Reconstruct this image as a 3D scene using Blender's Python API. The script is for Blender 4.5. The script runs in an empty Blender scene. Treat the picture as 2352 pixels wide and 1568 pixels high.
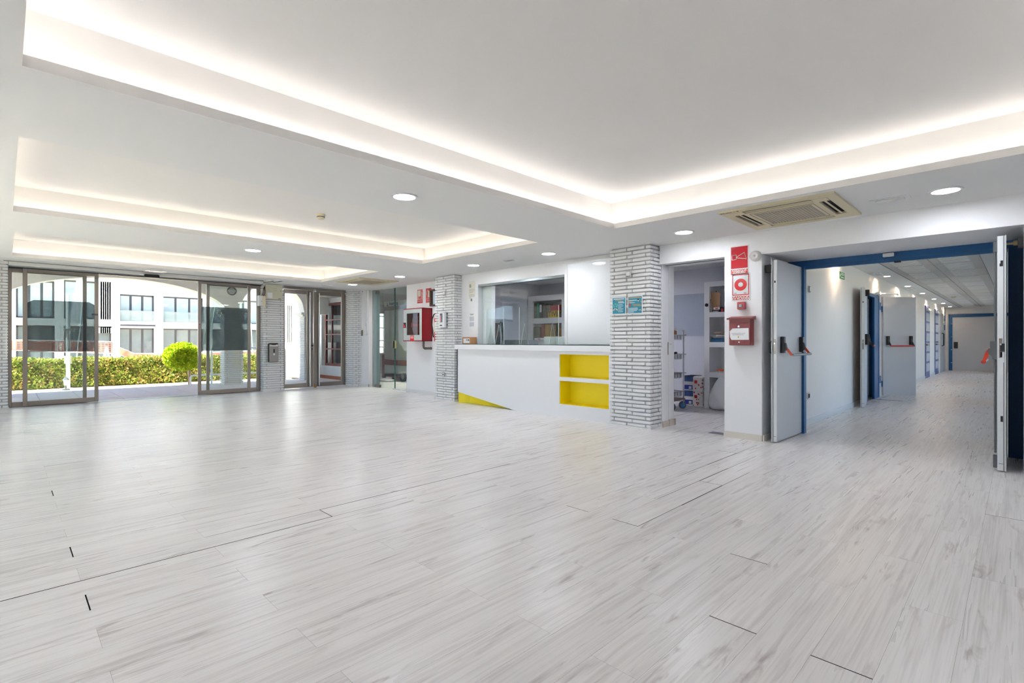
import bpy, bmesh, math, random
from mathutils import Vector, Matrix
random.seed(11)
sc = bpy.context.scene
COL = sc.collection
# ------------------------------------------------------------------ camera
F, CX, HY, H, R2 = 1168.0, 1176.0, 782.0, 1.15, math.sqrt(2)
cd = bpy.data.cameras.new('camera'); cam = bpy.data.objects.new('camera', cd); COL.objects.link(cam)
cd.sensor_width = 36.0; cd.lens = 36.0 * F / 2352.0; cd.shift_y = -2.0 / 2352.0
cd.clip_start = 0.05; cd.clip_end = 500
cam.location = (0, 0, H); cam.rotation_euler = (math.pi / 2, 0, -math.pi / 4)
sc.camera = cam
# ------------------------------------------------------------------ world, sun, exposure
sc.view_settings.view_transform = 'Standard'; sc.view_settings.look = 'None'
sc.view_settings.exposure = 1.22; sc.view_settings.gamma = 1.0
sc.view_settings.use_curve_mapping = False
SUN_E, SKY_S = 9.5, 5.0
COVE_E, DOWN_E, CORR_E, ROOM_E = 5.8, 60.0, 150.0, 190.0
w = bpy.data.worlds.new('world'); sc.world = w; w.use_nodes = True
nt = w.node_tree; bg = nt.nodes['Background']
sky = nt.nodes.new('ShaderNodeTexSky'); sky.sky_type = 'HOSEK_WILKIE'; sky.turbidity = 3.0; sky.ground_albedo = 0.4
sky.sun_direction = Vector((-0.45, -0.12, 0.90)).normalized()
tint = nt.nodes.new('ShaderNodeMix'); tint.data_type = 'RGBA'; tint.blend_type = 'MULTIPLY'; tint.inputs[0].default_value = 1.0; tint.inputs[7].default_value = (1.06, 0.97, 0.94, 1)
nt.links.new(sky.outputs[0], tint.inputs[6]); nt.links.new(tint.outputs[2], bg.inputs[0]); bg.inputs[1].default_value = SKY_S
sl = bpy.data.lights.new('sun', 'SUN'); sl.energy = SUN_E; sl.angle = 0.02; sl.color = (1.0, 0.95, 0.86)
so = bpy.data.objects.new('sun', sl); COL.objects.link(so); so.location = (-8, -4, 14)
so.rotation_euler = Vector((-0.45, -0.12, 0.90)).to_track_quat('Z', 'Y').to_euler()
def portal(x, y, z, sx, sz, rot):
    l = bpy.data.lights.new('window_portal', 'AREA'); l.shape = 'RECTANGLE'; l.size = sx; l.size_y = sz
    o = bpy.data.objects.new('window_portal', l); COL.objects.link(o); o.location = (x, y, z); o.rotation_euler = rot; l.cycles.is_portal = True
portal(3.2, 12.62, 1.2, 6.6, 2.5, (-math.pi / 2, 0, 0))          # entrance glazing: daylight comes in along -Y
for _x in (10.25, 15.75, 21.75): portal(_x, -.16, 1.15, 4.5, 2.1, (math.pi / 2, 0, 0))     # added corridor windows, light along +Y
for _y in (5.4, 8.8): portal(-2.66, _y, 1.25, 2.9, 2.1, (math.pi / 2, 0, -math.pi / 2))   # windows of the left wall, light along +X
cy = sc.cycles
try:
    cy.max_bounces = 8; cy.diffuse_bounces = 5; cy.glossy_bounces = 4; cy.transmission_bounces = 4
    cy.transparent_max_bounces = 16; cy.sample_clamp_indirect = 4.0; cy.caustics_reflective = False
    cy.caustics_refractive = False; cy.use_denoising = True; cy.use_light_tree = False
    cy.use_adaptive_sampling = True; cy.adaptive_threshold = 0.15; cy.adaptive_min_samples = 16
except Exception:
    pass

# ------------------------------------------------------------------ measuring helpers (surface points for known planes)
def _ray(x, y):
    s = (x - CX) / F; t = (HY - y) / F
    return (1 + s) / R2, (1 - s) / R2, t
def fX(x, y, c):
    r = _ray(x, y); k = c / r[0]; return r[1] * k, H + r[2] * k
def fY(x, y, c):
    r = _ray(x, y); k = c / r[1]; return r[0] * k, H + r[2] * k
def fZ(x, y, c=0.0):
    r = _ray(x, y); k = (c - H) / r[2]; return r[0] * k, r[1] * k

# ------------------------------------------------------------------ materials
def lin(h):
    h = h.lstrip('#'); v = [int(h[i:i + 2], 16) / 255 for i in (0, 2, 4)]
    return tuple(a / 12.92 if a <= 0.04045 else ((a + 0.055) / 1.055) ** 2.4 for a in v) + (1.0,)
MATS = {}
def mat(name, col='#ffffff', rough=0.5, metal=0.0, spec=0.5, emit=None, estr=0.0, noise=0.0, nscale=8.0, bump=0.0, bscale=60.0, alpha=None, coat=0.0):
    if name in MATS: return MATS[name]
    m = bpy.data.materials.new(name); m.use_nodes = True
    nt = m.node_tree; b = nt.nodes['Principled BSDF']
    c = lin(col) if isinstance(col, str) else col
    b.inputs['Base Color'].default_value = c; b.inputs['Roughness'].default_value = rough
    b.inputs['Metallic'].default_value = metal; b.inputs['Specular IOR Level'].default_value = spec
    if coat: b.inputs['Coat Weight'].default_value = coat
    if emit:
        b.inputs['Emission Color'].default_value = lin(emit); b.inputs['Emission Strength'].default_value = estr
    if noise or bump:
        tc = nt.nodes.new('ShaderNodeNewGeometry')
        if noise:
            n = nt.nodes.new('ShaderNodeTexNoise'); n.inputs['Scale'].default_value = nscale; n.inputs['Detail'].default_value = 4
            nt.links.new(tc.outputs['Position'], n.inputs['Vector'])
            mx = nt.nodes.new('ShaderNodeMix'); mx.data_type = 'RGBA'
            mx.inputs[6].default_value = tuple(v * (1 - noise) for v in c[:3]) + (1,)
            mx.inputs[7].default_value = tuple(min(1, v * (1 + noise)) for v in c[:3]) + (1,)
            nt.links.new(n.outputs[0], mx.inputs[0]); nt.links.new(mx.outputs[2], b.inputs['Base Color'])
        if bump:
            n2 = nt.nodes.new('ShaderNodeTexNoise'); n2.inputs['Scale'].default_value = bscale; n2.inputs['Detail'].default_value = 3
            nt.links.new(tc.outputs['Position'], n2.inputs['Vector'])
            bp = nt.nodes.new('ShaderNodeBump'); bp.inputs['Strength'].default_value = bump; bp.inputs['Distance'].default_value = 0.004
            nt.links.new(n2.outputs[0], bp.inputs['Height']); nt.links.new(bp.outputs[0], b.inputs['Normal'])
    MATS[name] = m; return m
def glass(name, tint='#ffffff', refl=0.08, rough=0.0, body=0.0, bodycol='#d8e4e4'):
    """thin pane: transparent, a mirror share that grows at grazing angles, and an optional milky share"""
    if name in MATS: return MATS[name]
    m = bpy.data.materials.new(name); m.use_nodes = True; nt = m.node_tree
    for n in list(nt.nodes):
        if n.type != 'OUTPUT_MATERIAL': nt.nodes.remove(n)
    out = [n for n in nt.nodes][0]
    tr = nt.nodes.new('ShaderNodeBsdfTransparent'); tr.inputs[0].default_value = lin(tint)
    gl = nt.nodes.new('ShaderNodeBsdfGlossy'); gl.inputs['Roughness'].default_value = rough
    fr = nt.nodes.new('ShaderNodeFresnel'); fr.inputs[0].default_value = 1.45
    mul = nt.nodes.new('ShaderNodeMath'); mul.operation = 'MULTIPLY_ADD'; mul.inputs[1].default_value = 1.0; mul.inputs[2].default_value = refl - 0.04
    mul.use_clamp = True
    nt.links.new(fr.outputs[0], mul.inputs[0])
    ge = nt.nodes.new('ShaderNodeNewGeometry'); fb = nt.nodes.new('ShaderNodeMath'); fb.operation = 'SUBTRACT'; fb.inputs[0].default_value = 1.0
    nt.links.new(ge.outputs['Backfacing'], fb.inputs[1]); fm = nt.nodes.new('ShaderNodeMath'); fm.operation = 'MULTIPLY'
    nt.links.new(mul.outputs[0], fm.inputs[0]); nt.links.new(fb.outputs[0], fm.inputs[1])
    mx = nt.nodes.new('ShaderNodeMixShader'); nt.links.new(fm.outputs[0], mx.inputs[0])
    last = tr
    if body:
        df = nt.nodes.new('ShaderNodeBsdfDiffuse'); df.inputs[0].default_value = lin(bodycol)
        m2 = nt.nodes.new('ShaderNodeMixShader'); m2.inputs[0].default_value = body
        nt.links.new(tr.outputs[0], m2.inputs[1]); nt.links.new(df.outputs[0], m2.inputs[2]); last = m2
    nt.links.new(last.outputs[0], mx.inputs[1]); nt.links.new(gl.outputs[0], mx.inputs[2])
    nt.links.new(mx.outputs[0], out.inputs[0])
    MATS[name] = m; return m

WALL = mat('white_plaster', '#eff0f2', 0.55, spec=0.3)
CEIL = mat('white_ceiling_paint', '#eff0ef', 0.7, spec=0.2)
COVEW = mat('cove_white_paint', '#f3f1ee', 0.7, spec=0.2)
TRIMW = mat('white_trim', '#e6e6e4', 0.4)
BRICK = mat('white_painted_brick', '#e9eaea', 0.62, spec=0.3, noise=0.05, nscale=14)
MORTAR = mat('mortar_shade_grey', '#c2c2c0', 0.85, spec=0.2, noise=0.06, nscale=30)  # greyer than the bricks: shade of the recessed joints is put into the colour
STEEL = mat('stainless_steel', '#99918a', 0.3, metal=1.0)
CHROME = mat('chrome', '#d7d8d9', 0.12, metal=1.0)
ALU = mat('grey_aluminium', '#9aa3a5', 0.35, metal=0.8)
BLACK = mat('black_plastic', '#191a1d', 0.4)
DGREY = mat('dark_grey_plastic', '#4c4e50', 0.45)
RED = mat('signal_red', '#bf1622', 0.35)
CABRED = mat('cabinet_red', '#9c1420', 0.38)
MAIL = mat('maroon_metal', '#7a1d22', 0.3)
WHITEP = mat('white_plastic', '#ecedee', 0.3)
PAPER = mat('white_paper', '#f0f1f2', 0.7)
BEIGE = mat('aged_beige_plastic', '#d8ceae', 0.5)
BEIGE2 = mat('dusty_grille', '#b5ae9d', 0.8, noise=0.08, nscale=25)
YEL = mat('yellow_paint', '#ffea08', 0.45)
COUNTER = mat('white_laminate', '#f2f3f5', 0.3)
DOORG = mat('grey_door_paint', '#c3c6cb', 0.42, noise=0.03, nscale=3)
DOOREDGE = mat('door_edge_paint', '#dfe3e4', 0.4, noise=0.04, nscale=30)
BLUE = mat('blue_frame_paint', '#0a5087', 0.4)
CARD = mat('cardboard', '#b48356', 0.8, noise=0.06, nscale=30)
GLASS = glass('clear_glass', '#fafdfc', 0.06)
GLASSG = glass('greenish_glass', '#eff7f5', 0.06, body=0.03)
ACRYL = glass('acrylic_sheet', '#f7f9f8', 0.10)
FILM = glass('dark_smoked_film', '#a2aaac', 0.05, rough=0.3, body=0.05, bodycol='#8f9a9e')
GEDGE = mat('green_glass_edge', '#3c6f67', 0.15)
GTOP = mat('dark_glass_top', '#1d3b38', 0.05, spec=0.8)
DARK = mat('dark_void', '#1a1a1b', 0.9)
WOOD = mat('red_brown_wood', '#7b3a32', 0.45, noise=0.15, nscale=20)
BROWN = mat('dark_brown_wood', '#4a2c1c', 0.5, noise=0.15, nscale=20)

# ------------------------------------------------------------------ mesh builder
WL = {}
class MB:
    def __init__(s, T=None): s.v = []; s.f = []; s.T = T
    def add(s, vs, fs):
        o = len(s.v)
        for p in vs:
            p = Vector(p)
            if s.T is not None: p = s.T @ p
            s.v.append(p)
        s.f += [tuple(i + o for i in f) for f in fs]; return s
    def box(s, x0, x1, y0, y1, z0, z1, b=0.0):
        x0, x1 = min(x0, x1), max(x0, x1); y0, y1 = min(y0, y1), max(y0, y1); z0, z1 = min(z0, z1), max(z0, z1)
        if b <= 0:
            v = [(x, y, z) for x in (x0, x1) for y in (y0, y1) for z in (z0, z1)]
            return s.add(v, [(0, 1, 3, 2), (4, 6, 7, 5), (0, 4, 5, 1), (2, 3, 7, 6), (0, 2, 6, 4), (1, 5, 7, 3)])
        b = min(b, (x1 - x0) * .49, (y1 - y0) * .49, (z1 - z0) * .49)
        v = []; idx = {}
        for i, x in enumerate((x0, x1)):
            for j, y in enumerate((y0, y1)):
                for k, z in enumerate((z0, z1)):
                    xi = x + (b if i == 0 else -b); yi = y + (b if j == 0 else -b); zi = z + (b if k == 0 else -b)
                    for a, p in enumerate(((x, yi, zi), (xi, y, zi), (xi, yi, z))):
                        idx[i, j, k, a] = len(v); v.append(p)
        f = []
        for i in (0, 1): f.append([idx[i, 0, 0, 0], idx[i, 1, 0, 0], idx[i, 1, 1, 0], idx[i, 0, 1, 0]])
        for j in (0, 1): f.append([idx[0, j, 0, 1], idx[1, j, 0, 1], idx[1, j, 1, 1], idx[0, j, 1, 1]])
        for k in (0, 1): f.append([idx[0, 0, k, 2], idx[1, 0, k, 2], idx[1, 1, k, 2], idx[0, 1, k, 2]])
        for j in (0, 1):
            for k in (0, 1): f.append([idx[0, j, k, 1], idx[1, j, k, 1], idx[1, j, k, 2], idx[0, j, k, 2]])
        for i in (0, 1):
            for k in (0, 1): f.append([idx[i, 0, k, 0], idx[i, 1, k, 0], idx[i, 1, k, 2], idx[i, 0, k, 2]])
        for i in (0, 1):
            for j in (0, 1): f.append([idx[i, j, 0, 0], idx[i, j, 1, 0], idx[i, j, 1, 1], idx[i, j, 0, 1]])
        for i in (0, 1):
            for j in (0, 1):
                for k in (0, 1): f.append([idx[i, j, k, 0], idx[i, j, k, 1], idx[i, j, k, 2]])
        return s.add(v, f)
    def poly(s, pts, d):
        """planar polygon swept by vector d"""
        n = len(pts); d = Vector(d); a = [Vector(p) for p in pts]
        return s.add(a + [p + d for p in a], [tuple(range(n)), tuple(range(n, 2 * n))] + [(i, (i + 1) % n, (i + 1) % n + n, i + n) for i in range(n)])
    def cyl(s, p0, p1, r, n=16, r2=None):
        p0 = Vector(p0); p1 = Vector(p1); r2 = r if r2 is None else r2
        ax = (p1 - p0).normalized(); u = ax.orthogonal().normalized(); w = ax.cross(u)
        v = []
        for p, q in ((p0, r), (p1, r2)):
            for i in range(n):
                a = 2 * math.pi * i / n; v.append(p + (u * math.cos(a) + w * math.sin(a)) * q)
        return s.add(v, [tuple(range(n)), tuple(range(n, 2 * n))] + [(i, (i + 1) % n, (i + 1) % n + n, i + n) for i in range(n)])
    def ring(s, c, ax, r0, r1, h, n=24):
        """flat ring: inner r0, outer r1, height h along ax"""
        c = Vector(c); ax = Vector(ax).normalized(); u = ax.orthogonal().normalized(); w = ax.cross(u); v = []
        for q, z in ((r0, 0), (r1, 0), (r1, h), (r0, h)):
            for i in range(n):
                a = 2 * math.pi * i / n; v.append(c + ax * z + (u * math.cos(a) + w * math.sin(a)) * q)
        f = []
        for k in range(4):
            for i in range(n):
                f.append((k * n + i, k * n + (i + 1) % n, ((k + 1) % 4) * n + (i + 1) % n, ((k + 1) % 4) * n + i))
        return s.add(v, f)
    def tube(s, pts, r, n=8, closed=False):
        pts = [Vector(p) for p in pts]; m = len(pts); v = []; u = None
        for i, p in enumerate(pts):
            t = (pts[min(i + 1, m - 1)] - pts[max(i - 1, 0)]).normalized()
            if u is None: u = t.orthogonal().normalized()
            u = (u - t * u.dot(t)).normalized(); w = t.cross(u)
            for k in range(n):
                a = 2 * math.pi * k / n; v.append(p + (u * math.cos(a) + w * math.sin(a)) * r)
        f = [tuple(range(n)), tuple(range((m - 1) * n, m * n))]
        for i in range(m - 1):
            for k in range(n): f.append((i * n + k, i * n + (k + 1) % n, (i + 1) * n + (k + 1) % n, (i + 1) * n + k))
        return s.add(v, f)
    def lathe(s, c, prof, n=20, ax='Z'):
        """prof: list of (r, z) from bottom to top; ends closed"""
        v = []; c = Vector(c)
        for r, z in prof:
            for i in range(n):
                a = 2 * math.pi * i / n; x, y = r * math.cos(a), r * math.sin(a)
                p = (x, y, z) if ax == 'Z' else ((z, x, y) if ax == 'X' else (x, z, y))
                v.append(c + Vector(p))
        m = len(prof); f = [tuple(range(n)), tuple(range((m - 1) * n, m * n))]
        for k in range(m - 1):
            for i in range(n): f.append((k * n + i, k * n + (i + 1) % n, (k + 1) * n + (i + 1) % n, (k + 1) * n + i))
        return s.add(v, f)
    def ball(s, c, r, n=16, m=10, sc=(1, 1, 1)):
        return s.lathe2(c, [(math.sin(math.pi * (k + .001) / m) * r if 0 < k < m else r * .01, -math.cos(math.pi * k / m) * r) for k in range(m + 1)], n, sc)
    def lathe2(s, c, prof, n, sc):
        v = []
        for r, z in prof:
            for i in range(n):
                a = 2 * math.pi * i / n; v.append((c[0] + r * math.cos(a) * sc[0], c[1] + r * math.sin(a) * sc[1], c[2] + z * sc[2]))
        m = len(prof); f = [tuple(range(n)), tuple(range((m - 1) * n, m * n))]
        for k in range(m - 1):
            for i in range(n): f.append((k * n + i, k * n + (i + 1) % n, (k + 1) * n + (i + 1) % n, (k + 1) * n + i))
        return s.add(v, f)
    def build(s, name, m, parent=None, smooth=False, loc=None, kind=None, label=None, fix=True):
        if parent is not None: o0 = WL[parent.name]
        elif loc is not None: o0 = Vector(loc)
        else:
            xs = [p.x for p in s.v]; ys = [p.y for p in s.v]; zs = [p.z for p in s.v]
            o0 = Vector(((min(xs) + max(xs)) / 2, (min(ys) + max(ys)) / 2, min(zs)))
        me = bpy.data.meshes.new(name)
        me.from_pydata([tuple(p - o0) for p in s.v], [], s.f)
        if fix:
            bm = bmesh.new(); bm.from_mesh(me); bmesh.ops.recalc_face_normals(bm, faces=bm.faces); bm.to_mesh(me); bm.free()
        if m is not None: me.materials.append(m)
        if smooth:
            me.polygons.foreach_set('use_smooth', [True] * len(me.polygons))
            try: me.set_sharp_from_angle(angle=math.radians(38))
            except Exception: pass
        me.update()
        o = bpy.data.objects.new(name, me); COL.objects.link(o)
        if parent is not None: o.parent = parent; WL[o.name] = o0.copy()
        else: o.location = o0; WL[o.name] = o0.copy()
        if kind: o['kind'] = kind
        if label: o['label'] = label
        return o
def tag(o, label, cat, group=None, kind=None):
    o['label'] = label; o['category'] = cat
    if group: o['group'] = group
    if kind: o['kind'] = kind
    return o
def thing(name, label, cat, loc, group=None, kind=None):
    o = bpy.data.objects.new(name, None); COL.objects.link(o); o.empty_display_size = 0.1
    o.location = loc; WL[o.name] = Vector(loc); return tag(o, label, cat, group, kind)
def B(name, m, parent, *a, b=0.0, **k):
    return MB().box(*a, b=b).build(name, m, parent, **k)
def shared(name, me, loc, parent):
    o = bpy.data.objects.new(name, me); COL.objects.link(o); o.parent = parent
    o.location = Vector(loc) - WL[parent.name]; WL[o.name] = Vector(loc); return o
def text(body, size, org, right, up, m, parent, align='CENTER', name='lettering', depth=0.0006, sx=1.0, bold=0.0):
    cu = bpy.data.curves.new('t', 'FONT'); cu.body = body; cu.size = size; cu.align_x = align; cu.align_y = 'CENTER'
    cu.extrude = depth; cu.resolution_u = 2; cu.offset = bold
    ob = bpy.data.objects.new('t', cu); COL.objects.link(ob)
    dg = bpy.context.evaluated_depsgraph_get(); me = bpy.data.meshes.new_from_object(ob.evaluated_get(dg))
    vs = [v.co.copy() for v in me.vertices]; fs = [tuple(p.vertices) for p in me.polygons]
    bpy.data.objects.remove(ob); bpy.data.curves.remove(cu); bpy.data.meshes.remove(me)
    r = Vector(right); u = Vector(up); n = r.cross(u); o = Vector(org); mb = MB()
    mb.add([o + r * v.x * sx + u * v.y + n * v.z for v in vs], fs)
    return mb.build(name, m, parent, fix=False)
RX, UZ = (0, -1, 0), (0, 0, 1)     # reading direction on walls that face -X
RY = (1, 0, 0)                     # reading direction on walls that face -Y
def struct(name, mb, m, label, cat, **k):
    return tag(mb.build(name, m, **k), label, cat, kind='structure')
# ================================================================== FLOOR
PW, PY0, PL = 0.1885, 0.355, 1.258
def plank_material():
    m = bpy.data.materials.new('whitewashed_plank'); m.use_nodes = True; nt = m.node_tree; L = nt.links
    bs = nt.nodes['Principled BSDF']
    def M(op, a, b=None, c=None):
        n = nt.nodes.new('ShaderNodeMath'); n.operation = op
        for i, v in enumerate((a, b, c)):
            if v is None: continue
            if isinstance(v, (int, float)): n.inputs[i].default_value = v
            else: L.new(v, n.inputs[i])
        return n.outputs[0]
    geo = nt.nodes.new('ShaderNodeNewGeometry'); sp = nt.nodes.new('ShaderNodeSeparateXYZ'); L.new(geo.outputs['Position'], sp.inputs[0])
    x, y = sp.outputs[0], sp.outputs[1]
    row = M('FLOOR', M('DIVIDE', M('SUBTRACT', y, PY0), PW))
    odd = M('FLOORED_MODULO', row, 2.0)
    off = M('MULTIPLY_ADD', odd, 0.262 - 0.83, 0.83)
    col = M('FLOOR', M('DIVIDE', M('SUBTRACT', x, off), PL))
    cb = nt.nodes.new('ShaderNodeCombineXYZ'); L.new(row, cb.inputs[0]); L.new(col, cb.inputs[1])
    wn = nt.nodes.new('ShaderNodeTexWhiteNoise'); wn.noise_dimensions = '3D'; L.new(cb.outputs[0], wn.inputs['Vector'])
    hs = nt.nodes.new('ShaderNodeSeparateColor'); L.new(wn.outputs['Color'], hs.inputs[0])
    def coords(sx, sy, ox, oy):
        c = nt.nodes.new('ShaderNodeCombineXYZ')
        L.new(M('MULTIPLY_ADD', x, sx, M('MULTIPLY', hs.outputs[0], ox)), c.inputs[0])
        L.new(M('MULTIPLY_ADD', y, sy, M('MULTIPLY', hs.outputs[1], oy)), c.inputs[1])
        L.new(M('MULTIPLY', hs.outputs[2], 30), c.inputs[2]); return c.outputs[0]
    def noise(v, sc_, det, dist, rough=0.55):
        n = nt.nodes.new('ShaderNodeTexNoise'); n.inputs['Scale'].default_value = sc_; n.inputs['Detail'].default_value = det
        n.inputs['Distortion'].default_value = dist; n.inputs['Roughness'].default_value = rough; L.new(v, n.inputs['Vector']); return n.outputs[0]
    def ramp(v, a, b, ca, cb_):
        r = nt.nodes.new('ShaderNodeMapRange'); r.clamp = True; r.interpolation_type = 'SMOOTHSTEP'
        r.inputs[1].default_value = a; r.inputs[2].default_value = b; r.inputs[3].default_value = ca; r.inputs[4].default_value = cb_
        L.new(v, r.inputs[0]); return r.outputs[0]
    streak = noise(coords(1.0, 23.0, 40, 40), 1.0, 3, 0.5)      # long soft streaks
    knot = noise(coords(3.2, 17.0, 60, 60), 1.0, 3, 1.1)         # short feathered dark marks
    patch = noise(coords(1.0, 5.0, 70, 20), 1.0, 1, 0.3)
    fine = noise(coords(2.4, 110.0, 90, 90), 1.0, 2, 0.0)
    s = M('ADD', ramp(streak, 0.42, 0.76, 0.0, 0.30), M('MULTIPLY', ramp(knot, 0.52, 0.78, 0.0, 0.66), ramp(patch, 0.44, 0.62, 0.0, 1.0)))
    s = M('ADD', s, ramp(fine, 0.35, 0.72, -0.07, 0.13))
    mx = nt.nodes.new('ShaderNodeMix'); mx.data_type = 'RGBA'; mx.clamp_factor = True; L.new(s, mx.inputs[0])
    mx.inputs[6].default_value = lin('#e6e3e1'); mx.inputs[7].default_value = lin('#968885')
    # plank to plank tone
    hv = nt.nodes.new('ShaderNodeHueSaturation'); L.new(mx.outputs[2], hv.inputs['Color'])
    L.new(M('MULTIPLY_ADD', wn.outputs['Value'], 0.08, 0.95), hv.inputs['Value']); L.new(hv.outputs[0], bs.inputs['Base Color'])
    L.new(ramp(streak, 0.3, 0.8, 0.27, 0.37), bs.inputs['Roughness'])
    bs.inputs['Specular IOR Level'].default_value = 0.5
    return m
PLANK = plank_material()
SUBF = mat('dark_subfloor', '#2b2526', 0.9)
floor = struct('floor', MB().box(-2.6, 26.4, -3.2, 12.36, -0.12, -0.008).box(6.4, 11.2, 12.36, 16.2, -0.12, -0.008), SUBF,
               'pale whitewashed wood plank floor across the hall and corridor', 'floor', loc=(0, 0, -0.12))
OPEN = [('y', 3.183, -1, 1.55), ('x', 1.52, 3.17, 3.38), ('y', 3.371, 1.5, 3.4), ('x', 0.262, 2.79, 3.0), ('x', 0.262, 3.55, 3.77),
        ('x', 2.088, 0.71, 0.93), ('x', 2.778, 0.9, 1.12), ('x', 2.088, 0.34, 0.56), ('x', 2.778, 2.02, 2.24), ('x', 2.778, 1.65, 1.87),
        ('x', 4.604, 0.0, 0.18), ('x', 0.262, 5.03, 5.27), ('x', 4.036, 1.65, 1.86), ('y', 1.675, 3.3, 4.04), ('x', 5.294, 2.03, 2.22),
        ('y', 2.052, 4.6, 5.3), ('y', 1.863, 4.04, 4.6)]
def gap(ax, c, lo, hi):
    for a, k, l, h in OPEN:
        if a == ax and abs(k - c) < 0.03 and min(hi, h) - max(lo, l) > 0.1: return 0.0036 if ax == 'y' else 0.0026
    return 0.00025
pmesh = {}
far_planks = MB(); nplank = 0
def visible(x, y):
    d = (x + y) / R2
    if d < 1.0: return False
    px = CX + F * ((x - y) / R2) / d; py = HY + F * H / d
    return -40 < px < 2400 and py < 1640
for k in range(-19, 84):
    ya = PY0 + k * PW; yb = ya + PW
    off = 0.262 if k % 2 else 0.83
    xmax = 26.3 if yb < 2.1 and ya > -0.1 else (9.0 if 2.1 <= yb < 8.1 else 6.6 if yb < 12.4 else 11.1)
    xmin = 6.55 if ya > 12.36 else -2.5
    if ya > 12.36: xmin = 6.9
    elif yb > 8.1: xmax = 11.0
    j = math.floor((xmin - off) / PL)
    while off + j * PL < xmax:
        xa = max(xmin, off + j * PL); xb = min(xmax, off + (j + 1) * PL); j += 1
        if xb - xa < 0.02: continue
        cx_, cy_ = (xa + xb) / 2, (ya + yb) / 2
        near = any(visible(px_, cy_) for px_ in (xa, cx_, xb)) and cy_ < 6.6 and -0.4 < cy_ and xa < 7.4 and nplank < 292
        if near:
            g = (gap('x', xa, ya, yb), gap('x', xb, ya, yb), gap('y', ya, xa, xb), gap('y', yb, xa, xb))
            key = (round(xb - xa, 3), g)
            if key not in pmesh:
                hl, hw = (xb - xa) / 2, PW / 2
                mb = MB().box(-hl + g[0], hl - g[1], -hw + g[2], hw - g[3], -0.008, 0.0)
                me = bpy.data.meshes.new('plank'); me.from_pydata([tuple(v) for v in mb.v], [], mb.f); me.materials.append(PLANK); me.materials.append(SUBF)
                for q_ in me.polygons: q_.material_index = 0 if q_.index == 5 else 1
                me.update(); bm = bmesh.new(); bm.from_mesh(me); bmesh.ops.recalc_face_normals(bm, faces=bm.faces); bm.to_mesh(me); bm.free()
                pmesh[key] = me
            shared('plank', pmesh[key], (cx_, cy_, 0), floor); nplank += 1
        else:
            far_planks.box(xa + .00025, xb - .00025, ya + .00025, yb - .00025, -0.008, 0.0)
far_planks.build('plank', PLANK, floor, kind='stuff')
# ================================================================== CEILING with three light coves
TR = [(0.06, 4.82, -0.50, 3.212, 2.725), (0.065, 4.815, 4.345, 6.88, 2.675), (0.09, 4.80, 8.207, 10.56, 2.675)]
GP = 0.12; CZ = 2.40
def holes(mb, X0, X1, Y0, Y1, rects, z0, z1):
    ys = sorted({Y0, Y1} | {r[2] for r in rects} | {r[3] for r in rects})
    for a, b_ in zip(ys, ys[1:]):
        hit = [r for r in rects if r[2] <= a + 1e-6 and r[3] >= b_ - 1e-6]
        if hit:
            r = hit[0]
            if r[0] > X0: mb.box(X0, r[0], a, b_, z0, z1)
            if r[1] < X1: mb.box(r[1], X1, a, b_, z0, z1)
        else: mb.box(X0, X1, a, b_, z0, z1)
EZ = 2.49; EZ2 = 2.44
mb = MB(); mb.box(-2.5, 4.14, 10.95, 12.45, EZ, EZ + .012).box(4.14, 6.62, 11.45, 12.45, EZ2, EZ2 + .012).box(4.14, 6.62, 10.95, 11.45, CZ, CZ + .012)
mb.box(-2.5, 4.14, 10.94, 10.95, CZ, EZ + .012).box(4.14, 4.15, 11.45, 12.45, EZ2, EZ + .012).box(4.14, 6.62, 11.44, 11.45, CZ, EZ2 + .012).box(4.14, 4.15, 10.95, 11.45, CZ, EZ + .012)
holes(mb, -2.5, 6.62, -3.1, 10.95, [(a - .012, b_ + .012, c - .012, d + .012) for a, b_, c, d, _ in TR], CZ, CZ + 0.012)
ceil = struct('ceiling', mb, CEIL, 'white lowered ceiling of the hall with three recessed light trays', 'ceiling', loc=(0, 0, CZ))
LED = mat('warm_led_strip', '#ffffff', 0.5, emit='#fff9f5', estr=COVE_E)
LED2 = mat('warm_led_strip_far', '#ffffff', 0.5, emit='#fff4e6', estr=COVE_E * 0.66)
for n, (x0, x1, y0, y1, zt) in enumerate(TR):
    mb = MB()
    t = 0.012; zl = CZ + 0.056
    mb.box(x0 - t, x0, y0 - t, y1 + t, CZ, zl).box(x1, x1 + t, y0 - t, y1 + t, CZ, zl)
    mb.box(x0, x1, y0 - t, y0, CZ, zl).box(x0, x1, y1, y1 + t, CZ, zl)
    mb.build('cove_lip', COVEW, ceil)
    gx0, gx1, gy0, gy1 = x0 - GP, x1 + GP, y0 - GP, y1 + GP
    mb = MB()
    mb.box(gx0 - .05, gx0, gy0 - .05, gy1 + .05, CZ + .012, zt).box(gx1, gx1 + .05, gy0 - .05, gy1 + .05, CZ + .012, zt)
    mb.box(gx0, gx1, gy0 - .05, gy0, CZ + .012, zt).box(gx0, gx1, gy1, gy1 + .05, CZ + .012, zt)
    mb.build('cove_wall', COVEW, ceil)
    B('tray_panel', COVEW, ceil, gx0 - .05, gx1 + .05, gy0 - .05, gy1 + .05, zt, zt + .03)
    lm = LED if n == 0 else LED2
    zs = CZ + 0.044; o_ = GP * 0.55
    for a in ((x0 - o_ - .006, x0 - o_ + .006, y0 - .05, y1 + .05), (x1 + o_ - .006, x1 + o_ + .006, y0 - .05, y1 + .05),
              (x0 + .02, x1 - .02, y0 - o_ - .006, y0 - o_ + .006), (x0 + .02, x1 - .02, y1 + o_ - .006, y1 + o_ + .006)):
        B('light_strip', lm, ceil, *a, zs, zs + .006)
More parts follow.
